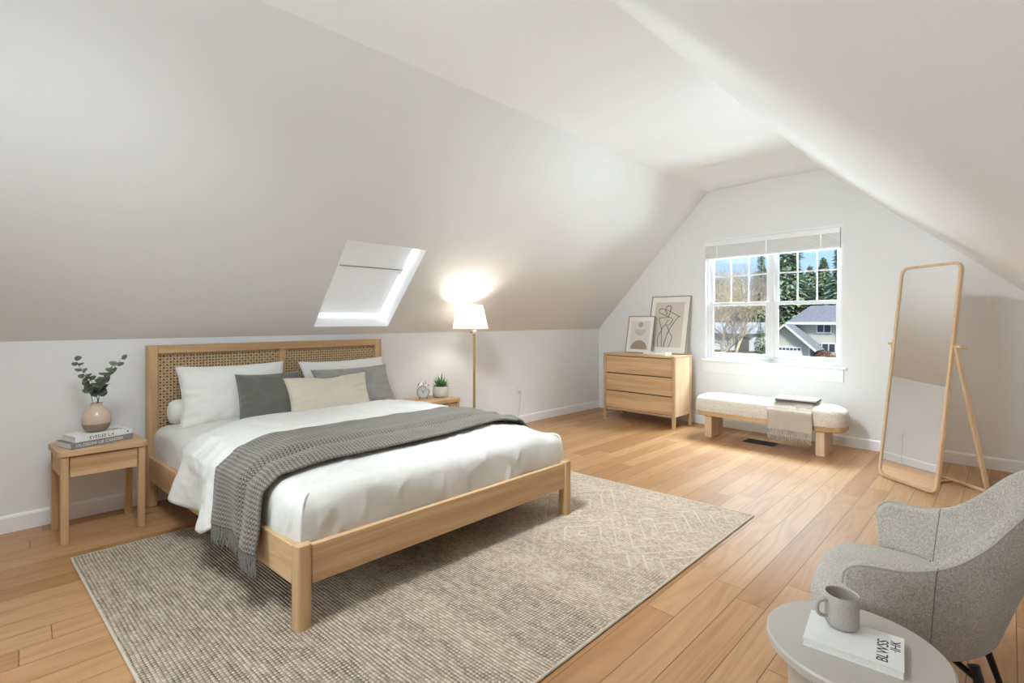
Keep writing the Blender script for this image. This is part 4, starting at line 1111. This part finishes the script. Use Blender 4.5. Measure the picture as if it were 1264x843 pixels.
b = BM(); box(b, -.126, .126, -.2165, -.2152, .010, .029); obj('hem_stripe', b, plain('dark_hem', (.10, .095, .09), .9), fc, smooth=0)
b = BM(); prism(b, rrect(-.132, .130, -.219, .218, .012, 3), .0, .0072, XY); obj('lower_fold', b, cloth('charcoal_hem', (.13, .12, .115), 400, .1), fc, bevel=.002)

vt = thing('floor_vent', 'black metal floor register under the bench', 'vent', (6.30, 1.965, 0))
b = BM(); ring_prism(b, [(0, 0), (.20, 0), (.20, .355), (0, .355)], [(.018, .018), (.182, .018), (.182, .337), (.018, .337)], .0005, .006, XY); obj('frame', b, M['dark'], vt, smooth=0)
b = BM(); box(b, .018, .182, .018, .337, .0003, .0012); obj('duct_shade', b, plain('duct_black', (.006, .006, .006), .9), vt, smooth=0)  # black plate: shade down the duct put in as colour
b = BM()
for k in range(16): box(b, .018, .182, .028 + k * .0195, .036 + k * .0195, .0015, .005)
obj('grille', b, M['dark'], vt, smooth=0)

# ------------------------------------------------------------------ standing mirror
mL, mR = Vector((5.845, .905, 0)), Vector((5.553, .440, 0))
mw = (mL - mR).length; ay = Matrix.Rotation(math.radians(-5), 3, 'Z') @ (mL - mR).normalized()            # from right to left in view
mn = Vector((0, 0, 1)).cross(ay); 
if mn.dot(Vector((-1, 0, 0))) < 0: mn = -mn                     # faces the room
LEAN = math.radians(7.3)
mz = Vector((0, 0, 1)) * math.cos(LEAN) - mn * math.sin(LEAN)   # up along the glass
mf = mn * math.cos(LEAN) + Vector((0, 0, 1)) * math.sin(LEAN)   # out of the glass
mc = (mL + mR) / 2
MH = 2.025; MW = mw + .030; MT = .034
mi = thing('standing_mirror', 'tall round-cornered oak framed mirror leaning back on its stand', 'mirror', (mc.x, mc.y, 0))
def mput(a, c, h): return ay * a + mz * (c + .004) + mf * h
b = BM(); ring_prism(b, rrect(-MW / 2, MW / 2, 0, MH, .075, 10), rrect(-MW / 2 + .024, MW / 2 - .024, .024, MH - .024, .055, 10), -MT, 0, mput); obj('frame', b, M['pale_z'], mi, smooth=40, bevel=.004)
t = NT('mirror_silver'); t.set('Base Color', (.90, .905, .905, 1)); t.set('Metallic', 1.0); t.set('Roughness', .004); M['mirror'] = t.m
b = BM(); prism(b, rrect(-MW / 2 + .022, MW / 2 - .022, .022, MH - .022, .056, 10), -.016, -.011, mput); obj('mirror_glass', b, M['mirror'], mi, smooth=0)
b = BM(); prism(b, rrect(-MW / 2 + .020, MW / 2 - .020, .020, MH - .020, .056, 10), -.026, -.017, mput); obj('backing_board', b, M['pale_z'], mi, smooth=0)
PZ = 1.28
ft = {}
for sg, a in (('right', -MW / 2 - .012), ('left', MW / 2 + .012)):
    top = mput(a, PZ, -.02); foot = ay * a * 1.0 - mn * .50 + Vector((0, 0, .012)); ft[sg] = foot
    b = BM(); d = (top - foot).normalized(); obox(b, (top + foot) / 2, ay, d.cross(ay), d, .011, .018, (top - foot).length / 2 + .015); obj('rear_leg', b, M['pale_z'], mi, bevel=.003)
    b = BM(); tube(b, [mput(a - (.04 if a < 0 else -.04), PZ, -.02) , mput(a * .9, PZ, -.02)], .012, 12); obj('pivot_peg', b, M['pale_y'], mi)
b = BM(); tube(b, [mput(-MW / 2 - .02, PZ, -.01), mput(-MW / 2 - .02, PZ, -.12)], .011, 12); obj('stay_peg', b, M['pale_y'], mi)
b = BM(); d = (ft['left'] - ft['right']); obox(b, (ft['left'] + ft['right']) / 2 + Vector((0, 0, .004)), ay, mn, (0, 0, 1), d.length / 2, .013, .013); obj('stretcher', b, M['pale_x'], mi, bevel=.003)
b = BM(); p0 = ft['left'] * .5 + ft['right'] * .5; p1 = mput(0, .03, -.045); p1.z = .016; p0.z = .016; d = (p1 - p0); obox(b, (p0 + p1) / 2, d, d.cross(Vector((0, 0, 1))), (0, 0, 1), d.length / 2, .012, .010); obj('floor_brace', b, M['pale_x'], mi, bevel=.003)

# ------------------------------------------------------------------ armchair
def chair_mat():
    t = NT('grey_tweed'); v = t.coord()
    a = t.noise(v, 420, 3, .6); c = t.noise(v, 150, 4, .6); d = t.noise(v, 5, 2)
    f = t.math('ADD', t.math('MULTIPLY', a, .5), t.math('ADD', t.math('MULTIPLY', c, .4), t.math('MULTIPLY', d, .1)))
    t.set('Base Color', t.ramp(f, [(.36, (.20, .172, .140)), (.5, (.39, .348, .296)), (.64, (.57, .525, .46))])); t.set('Roughness', .95); t.set('Sheen Weight', .25); t.set('Specular IOR Level', .1)
    t.bump(f, .5, .003); return t.m
M['chair'] = chair_mat()
CX, CYF = 2.555, .455
ch = thing('armchair', 'grey tweed tub armchair with dark legs in the near right corner', 'armchair', (CX, CYF, 0), math.radians(2))
plan = spline([(-.405, .0, .0), (-.395, -.10, 0), (-.362, -.22, 0), (-.315, -.33, 0), (-.235, -.44, 0), (-.12, -.51, 0), (0, -.53, 0), (.12, -.51, 0), (.235, -.44, 0), (.315, -.33, 0), (.362, -.22, 0), (.395, -.10, 0), (.405, .0, 0)], 96)
hts = spline([(.625, 0, 0), (.632, 0, 0), (.642, 0, 0), (.70, 0, 0), (.88, 0, 0), (.965, 0, 0), (.985, 0, 0), (.965, 0, 0), (.88, 0, 0), (.71, 0, 0), (.642, 0, 0), (.632, 0, 0), (.625, 0, 0)], 96)
ZB = .305
def shell(i, j, NJ):
    p = plan[i]; zt = hts[i].x
    e = min(i, 96 - i) / 7.0
    if e < 1: zt -= .085 * (1 - math.sqrt(max(0, 1 - (1 - e) ** 2)))
    f = j / NJ; z = lerp(ZB, zt, f)
    g = (z - ZB) / .34; sc = .86 + .14 * min(1.0, g) ** .8
    rec = 0.30 * max(0, z - .55) * sm(.18, -.30, p.y + .30)
    back = sm(-.1, -.5, p.y)
    tip = -.045 * (1 - min(1, g)) * (1 - back)
    return Vector((p.x * sc, p.y * (.74 + .26 * min(1.0, g * .75)) - rec * .45 * back + tip, z))
b = BM(); NJ = 14
V = [[b.verts.new(shell(i, j, NJ)) for j in range(NJ + 1)] for i in range(97)]
for i in range(96):
    for j in range(NJ): b.faces.new((V[i][j], V[i + 1][j], V[i + 1][j + 1], V[i][j + 1]))
obj('shell', b, M['chair'], ch, smooth=180, solid=.062, subsurf=1)
# piping along the outer top edge, seams
b = BM(); c0 = Vector((0, -.2, 0)); pts = []
for i in range(0, 97):
    p = shell(i, NJ, NJ); o = Vector((p.x, p.y + .10, 0)); o.normalize(); pts.append(p + o * .029 + Vector((0, 0, .006 - .012)))
tube(b, pts, .0036, 6); obj('piping', b, plain('pale_grey_piping', (.37, .35, .315), .9), ch)
M['seam'] = plain('dark_seam_thread', (.13, .12, .105), .9)
for i in (20, 76):
    for sd in (1, -1):
        b = BM(); pts = []
        for j in range(0, NJ + 1):
            if sd < 0 and j < 5: continue
            p = shell(i, j, NJ); q = shell(i + 1, j, NJ) - shell(i - 1, j, NJ); o = Vector((q.y, -q.x, 0)).normalized()
            if o.dot(Vector((p.x, p.y + .15, 0))) < 0: o = -o
            pts.append(p + o * sd * .0312)
        tube(b, pts, .0016, 5); obj('seam', b, M['seam'], ch)
# seat cushion
b = BM(); Rg = []
def seat_out(ins):
    pts = []
    for k in range(64):
        a = 2 * PI * k / 64; ca, sa = math.cos(a), math.sin(a); e = 2 / 3.4
        x = math.copysign(abs(ca) ** e, ca) * (.335 - ins); y = math.copysign(abs(sa) ** e, sa) * (.265 - ins)
        if y < 0: x *= 1 - .38 * (-y / .265) ** 2
        pts.append((x, y - .115))
    return pts
for k in range(13):
    a = k / 12
    if a < .25: ins = .03 * (1 - a / .25); z = .30 + .04 * a / .25
    elif a < .6: ins = -.006 * math.sin((a - .25) / .35 * PI); z = .34 + .055 * (a - .25) / .35
    else:
        w = (a - .6) / .4 * PI / 2; ins = .085 * (1 - math.cos(w)); z = .395 + .052 * math.sin(w)
    Rg.append([b.verts.new((x, y, z)) for x, y in seat_out(ins)])
for k in range(12):
    for i in range(64): b.faces.new((Rg[k][i], Rg[k][(i + 1) % 64], Rg[k + 1][(i + 1) % 64], Rg[k + 1][i]))
cc = b.verts.new((0, -.12, .458)); 
for i in range(64): b.faces.new((Rg[-1][i], Rg[-1][(i + 1) % 64], cc))
b.faces.new(Rg[0][::-1]); obj('seat_cushion', b, M['chair'], ch, smooth=180)
b = BM(); prism(b, [(x * .84, y * .80 - .045) for x, y in seat_out(.0)], .290, .325, XY); obj('seat_base', b, M['chair'], ch, smooth=0, bevel=.01)
for sx in (-1, 1):
    for (y0, y1) in ((.0, .06), (-.36, -.44)):
        b = BM(); tube(b, [(sx * .20, y0, .29), (sx * .27, y1, 0)], [.017, .011], 12); obj('leg', b, M['dark'], ch)
for (p, q) in (((.21, .0, .255), (-.21, -.36, .255)), ((-.21, .0, .255), (.21, -.36, .255))):
    b = BM(); tube(b, [p, (0, -.18, .262), q], .011, 8); obj('cross_brace', b, M['dark'], ch)

# ------------------------------------------------------------------ side table, book, mug
TX, TY, TZ, TR = 1.822, .338, .50, .240
st = thing('side_table', 'round greige pedestal side table beside the armchair', 'table', (TX, TY, 0))
M['greige'] = plain('greige_lacquer', (.44, .405, .355), .38, var=.015)
b = BM(); lathe(b, [(0, TZ - .032), (TR - .006, TZ - .032), (TR, TZ - .026), (TR, TZ - .006), (TR - .006, TZ), (0, TZ)], 96, cap0=False, cap1=False); obj('table_top', b, M['greige'], st, smooth=30)
b = BM(); lathe(b, [(0, 0), (.178, 0), (.178, TZ - .032), (0, TZ - .032)], 64, cap0=False, cap1=False); obj('pedestal', b, M['greige'], st, smooth=30)
BA = math.atan2(.228 - .471, 1.958 - 1.905)     # long direction of the book in plan
b0 = Vector((1.705, .448, TZ))
db = thing('book', 'white paperback with black letters under the mug on the round table', 'book', (b0.x, b0.y, TZ), math.radians(-83))
# local x runs along the spine from the table's left to its right, local y towards the chair
b = BM(); box(b, 0, .245, 0, .185, 0, .0016); box(b, 0, .245, 0, .185, .0204, .022); box(b, 0, .245, .183, .185, .0016, .0204); obj('cover', b, M['book_white'], db, smooth=0)
b = BM()
for k in range(6): box(b, .002, .243 - .0006 * (k % 2), .002, .183, .0018 + k * .0031, .0018 + k * .0031 + .0029)
obj('pages', b, M['pages'], db, smooth=0)
b = text_bm('BLWSS', .040); xform(b, Matrix.Translation((.196, .078, .0222)) @ Matrix.Rotation(PI / 2 , 4, 'Z')); obj('title', b, M['ink'], db, smooth=0)
b = text_bm('·IHK', .036); xform(b, Matrix.Translation((.226, .120, .0222)) @ Matrix.Rotation(PI / 2, 4, 'Z')); obj('title', b, M['ink'], db, smooth=0)
mg = thing('mug', 'speckled grey stoneware mug standing on the white paperback', 'mug', (1.862, .378, TZ + .0222), math.radians(135))
t = NT('speckled_stoneware'); v = t.coord(); s1 = t.noise(v, 420, 2); t.set('Base Color', t.ramp(s1, [(.33, (.25, .22, .19)), (.42, (.39, .355, .31)), (.7, (.43, .395, .35))])); t.set('Roughness', .6); M['mug'] = t.m
MR, MHH = .0475, .104
b = BM(); lathe(b, [(0, 0), (.036, 0), (.041, .003), (MR - .0005, .012), (MR, .03), (MR, MHH - .002), (MR - .0015, MHH), (MR - .0035, MHH - .001), (MR - .0045, MHH - .006), (MR - .0045, .02), (MR - .010, .010), (0, .008)], 64, cap0=False, cap1=False); obj('body', b, M['mug'], mg, smooth=60)
b = BM(); hp = spline([(MR - .003, 0, .080), (MR + .012, 0, .082), (MR + .027, 0, .076), (MR + .032, 0, .058), (MR + .027, 0, .040), (MR + .012, 0, .032), (MR - .003, 0, .033)], 30)
tube(b, hp, .0058, 10); obj('handle', b, M['mug'], mg)

# ------------------------------------------------------------------ outside the window
M['grass'] = plain('winter_grass', (.16, .15, .07), .95, var=.4, vscale=.6)
def gz(x): return lerp(-4.2, -1.62, sm(9, 42, x)) + 2.2 * sm(60, 95, x)
b = BM(); grid(b, lambda u, v: Vector((u, v, gz(u) - .03)), 40, 20, 9.0, 130, -30, 110); go = obj('ground', b, M['grass'], None, smooth=180); go['kind'] = 'structure'
M['siding'] = plain('sage_siding', (.56, .54, .44), .8, var=.04)
M['siding2'] = plain('cream_siding', (.72, .71, .66), .8, var=.03)
M['shingle'] = plain('grey_shingles', (.22, .22, .225), .9, var=.2, vscale=5)
M['hwhite'] = plain('white_house_trim', (.80, .80, .80), .6)
M['hglass'] = plain('dark_house_glass', (.05, .06, .07), .1)
M['brick'] = plain('brown_brick', (.26, .16, .115), .9, var=.3, vscale=9)
def house():
    root = thing('house', 'sage green two-storey house with a white garage door, seen through the window', 'house', (45, 11, gz(45)))
    o = Vector((45, 11, gz(45)))
    def part(n, bb, m, parent=root, **kw): warp(bb, lambda x, y, z: (x - o.x, y - o.y, z - o.z)); return obj(n, bb, m, parent, smooth=0, **kw)
    g = gz(45)
    # main block
    b = BM(); box(b, 45.8, 52, 5.0, 12.9, g, 1.35); part('main_wall', b, M['siding'])
    b = BM(); prism(b, [(45.3, 1.30), (48.9, 2.75), (52.5, 1.30), (52.5, 1.12), (45.3, 1.12)], 4.6, 13.15, lambda a, c, h: (a, h - (.0), c))
    for v in b.verts:
        if v.co.y > 13 and v.co.z > 2.5: v.co.y -= .9
    part('main_roof', b, M['shingle'])
    b = BM(); box(b, 45.2, 45.3, 4.6, 13.15, 1.13, 1.34); part('gutter', b, M['hwhite'])
    # garage wing, gable towards the street
    b = BM(); prism(b, [(10.95, g), (13.37, g), (13.37, .42), (12.64, 1.08), (10.95, -.55)], 43.6, 46.5, lambda a, c, h: (h, a, c)); part('garage_wall', b, M['siding'])
    def rslab(p, q, t_=.12):
        bb = BM(); P, Q = Vector((p[0], p[1])), Vector((q[0], q[1])); d = (Q - P).normalized(); n = Vector((-d.y, d.x)) * t_
        if n.y < 0: n = -n
        prism(bb, [tuple(P), tuple(Q), tuple(Q + n), tuple(P + n)], 43.2, 47.6, lambda a, c, h: (h, a, c)); return bb
    part('garage_roof', rslab((12.64, 1.08), (10.50, -.95)), M['shingle']); part('garage_roof', rslab((12.64, 1.08), (13.55, .26)), M['shingle'])
    for (p, q) in (((12.67, 1.05), (10.50, -.95)), ((12.61, 1.05), (13.55, .26))):
        bb = BM(); P, Q = Vector(p), Vector(q); d = (Q - P).normalized(); n = Vector((-d.y, d.x)) * .14
        if n.y < 0: n = -n
        prism(bb, [tuple(P), tuple(Q), tuple(Q + n), tuple(P + n)], 43.1, 43.2, lambda a, c, h: (h, a, c)); part('barge_board', bb, M['hwhite'])
    b = BM(); box(b, 43.5, 43.6, 11.50, 13.25, g, -.62); dr_ = part('garage_door', b, M['hwhite'])
    for k in range(6):
        b = BM(); box(b, 43.48, 43.5, 11.60 + k * .27, 11.79 + k * .27, -.90, -.74); part('door_light', b, M['hglass'], dr_)
    b = BM(); box(b, 43.55, 43.62, 10.95, 11.07, g, -.55); part('corner_board', b, M['hwhite'])
    b = BM(); box(b, 45.72, 45.82, 9.9, 10.93, g, -.45); part('brick_panel', b, M['brick'])
    for (y0, y1, z0, z1) in ((10.05, 10.95, .52, 1.08), (9.75, 10.6, -1.05, -.42)):
        b = BM(); box(b, 45.70, 45.80, y0 - .08, y1 + .08, z0 - .08, z1 + .08); w_ = part('window', b, M['hwhite'])
        m_ = (y0 + y1) / 2
        b = BM(); box(b, 45.68, 45.70, y0, m_ - .04, z0, z1); box(b, 45.68, 45.70, m_ + .04, y1, z0, z1); part('pane', b, M['hglass'], w_)
    b = BM(); tube(b, [(45.7, 9.55, 1.15), (45.7, 9.55, g)], .05, 8); part('downpipe', b, M['hwhite'])
house()
# cream neighbour further left
root = thing('house', 'low cream house with a grey roof seen behind the bare tree', 'house', (52, 20, gz(52)))
o = Vector((52, 20, gz(52))); g = gz(52)
def hp_(n, bb, m): warp(bb, lambda x, y, z: (x - o.x, y - o.y, z - o.z)); return obj(n, bb, m, root, smooth=0)
b = BM(); box(b, 52, 58, 18.1, 22.8, g, .15); hp_('wall', b, M['siding2'])
b = BM(); prism(b, [(51.5, .12), (55, 1.25), (58.5, .12)], 17.8, 23.2, lambda a, c, h: (a, h, c)); hp_('roof', b, plain('pale_shingles', (.46, .47, .48), .9, var=.1, vscale=5))
b = BM(); box(b, 51.9, 52.0, 18.5, 19.8, g, -.25); hp_('carport_opening', b, plain('dark_opening', (.16, .14, .12), .8))
# fence
fn = thing('fence', 'reddish brown board fence behind the bare tree', 'fence', (42, 15, gz(42)))
b = BM()
for k in range(30): box(b, 0, .04, k * .2 - .6, k * .2 - .42, .0, .46)
obj('boards', b, plain('cedar_boards', (.28, .12, .075), .9, var=.2), fn, smooth=0)
b = BM(); box(b, -.04, 0, -.6, 5.4, .34, .40); obj('rail', b, plain('cedar_rail', (.24, .10, .06), .9), fn, smooth=0)

# conifers: drooping whorls of needle sprays
M['needle'] = plain('fir_needles', (.25, .34, .19), .9, var=.55, vscale=1.5)
M['bark'] = plain('bark', (.19, .15, .115), .95, var=.25, vscale=8)
def conifer(label, x, y, h, r, seed, n=2600, z0=None):
    rnd = random.Random(seed); zb = gz(x) if z0 is None else z0
    root = thing('conifer_tree', label, 'tree', (x, y, zb), 0, 'evergreen trees beyond the window')
    b = BM(); tube(b, [(0, 0, 0), (0, 0, h * .95)], [.02 * h, .004 * h], 7); obj('trunk', b, M['bark'], root)
    b = BM()
    for k in range(n):
        f = rnd.random() ** .75; z = h * (1 - f * .93); rad = r * (f ** .85) * (.35 + .65 * rnd.random() ** .5) * (1 + .22 * math.sin(z * 9 / r * .4 + rnd.random()))
        a = rnd.random() * 2 * PI; ln = r * (.10 + .16 * rnd.random()) * (.5 + .5 * f) + .02 * h * .3
        c = Vector((rad * math.cos(a), rad * math.sin(a), z - rad * .25))
        d = Vector((math.cos(a + rnd.uniform(-.7, .7)), math.sin(a + rnd.uniform(-.7, .7)), rnd.uniform(-.7, .15))).normalized()
        s = Vector((-math.sin(a), math.cos(a), rnd.uniform(-.5, .5))).normalized() * ln * .42
        q = [c - d * ln * .5, c + s, c + d * ln, c - s]
        b.faces.new([b.verts.new(v) for v in q])
    obj('foliage', b, M['needle'], root, smooth=0, recalc=False)
conifer('tallest dark evergreen, left of the gap of sky in the right sash', 63, 18.4, 17, 3.2, 1, 5200)
conifer('evergreen whose tip stands in the gap of sky above the green house', 66, 15.2, 10.2, 3.0, 2, 3600)
conifer('evergreen at the right edge of the window, behind the green house', 60, 11.9, 12.5, 2.9, 3, 3800)
conifer('lower evergreen filling in behind the ridge of the green house', 70, 17.6, 9.5, 3.4, 4, 3200)
conifer('evergreen at the right edge of the left sash behind bare twigs', 60, 20.0, 12.0, 1.5, 5, 2600)
conifer('low wide evergreen behind the roof at the far right', 72, 13.0, 8.5, 3.4, 7, 3000)
conifer('small conical evergreen beside the cream house', 44, 14.75, 3.05, .62, 6, 1500)

# bare trees
M['twig'] = plain('bare_branches', (.40, .33, .25), .95, var=.2, vscale=3)
M['twig2'] = plain('tan_twigs', (.60, .48, .31), .95, var=.3, vscale=2)
def bare(label, x, y, h, seed, mat, spread=.5, depth=5, z0=None, nb=3):
    rnd = random.Random(seed); root = thing('bare_tree', label, 'tree', (x, y, gz(x) if z0 is None else z0), 0, 'bare trees beyond the window')
    tb, bb = BM(), BM()
    def grow(p, d, ln, r, lv):
        pts = [p]; dd = d.copy()
        for k in range(4):
            dd = (dd + Vector((rnd.uniform(-1, 1), rnd.uniform(-1, 1), rnd.uniform(-.3, .6))) * .16).normalized(); pts.append(pts[-1] + dd * ln / 4)
        rr = [lerp(r, r * .62, k / 4) for k in range(5)]
        tube(tb if lv == depth else bb, pts, rr, 5 if lv < depth - 1 else 7, cap=False)
        if lv == 0: return
        for k in range(nb + (lv > 2)):
            q = pts[rnd.choice((2, 3, 4, 4))]; ax = Vector((rnd.uniform(-1, 1), rnd.uniform(-1, 1), rnd.uniform(-.2, .7))).normalized()
            grow(q, (dd * (1 - spread) + ax * spread * 1.1).normalized(), ln * rnd.uniform(.58, .82), r * .55, lv - 1)
    grow(Vector((0, 0, 0)), Vector((0, 0, 1)), h * .30, h * .014, depth)
    obj('trunk', tb, M['bark'] if mat is None else mat, root, smooth=60); obj('branches', bb, mat, root, smooth=60)
bare('tall bare tree at the left edge of the window', 33, 13.4, 8.6, 21, M['twig'], .5, 6)
bare('bare tree between the left edge and the middle of the left sash', 40, 15.3, 9.0, 22, M['twig2'], .5, 6)
bare('bare tree rising behind the cream house', 60, 22.8, 12.5, 23, M['twig2'], .5, 6)
bare('bare tree further back, left of the evergreens', 66, 27.0, 13.0, 24, M['twig'], .5, 6)
bare('small leaning bare tree in front of the cream house', 38, 14.6, 4.4, 25, M['twig'], .62, 5)
# shrubs in front of the green house and the thicket on the slope behind
def shrub(label, x, y, z, rx, rz, mat, seed, n=900):
    rnd = random.Random(seed); b = BM()
    for k in range(n):
        u = Vector((rnd.gauss(0, 1), rnd.gauss(0, 1), rnd.gauss(0, 1))).normalized() * (rnd.random() ** .4); c = Vector((u.x * rx, u.y * rx, abs(u.z) * rz))
        d = Vector((rnd.uniform(-1, 1), rnd.uniform(-1, 1), rnd.uniform(-.2, 1))).normalized() * rx * .22; s = d.orthogonal().normalized() * rx * .05
        b.faces.new([b.verts.new(v) for v in (c - d, c + s, c + d, c - s)])
    o = obj('shrub', b, mat, None, smooth=0, recalc=False); o.location = (x, y, z); return tag(o, label, 'shrub')
shrub('russet shrub beside the garage of the green house', 44.6, 10.25, gz(44.6), .75, .75, plain('russet_twigs', (.25, .14, .095), .9, var=.4, vscale=5), 31)
shrub('small russet shrub under the lower window of the green house', 44.4, 9.5, gz(44.4), .5, .55, M['twig2'], 32, 600)
b = BM(); rnd = random.Random(40)
for k in range(9000):
    x = rnd.uniform(74, 92); y = rnd.uniform(16, 46); z = gz(x) + rnd.random() ** .7 * 5.2
    d = Vector((rnd.uniform(-.5, .5), rnd.uniform(-.5, .5), rnd.uniform(.2, 1))).normalized() * rnd.uniform(.5, 1.3); s = d.orthogonal().normalized() * .10
    c = Vector((x, y, z)); b.faces.new([b.verts.new(v) for v in (c - d, c + s, c + d, c - s)])
thk = obj('thicket', b, M['twig2'], None, smooth=0, recalc=False); tag(thk, 'tan bare brush on the slope behind the houses', 'brush', None, 'stuff')
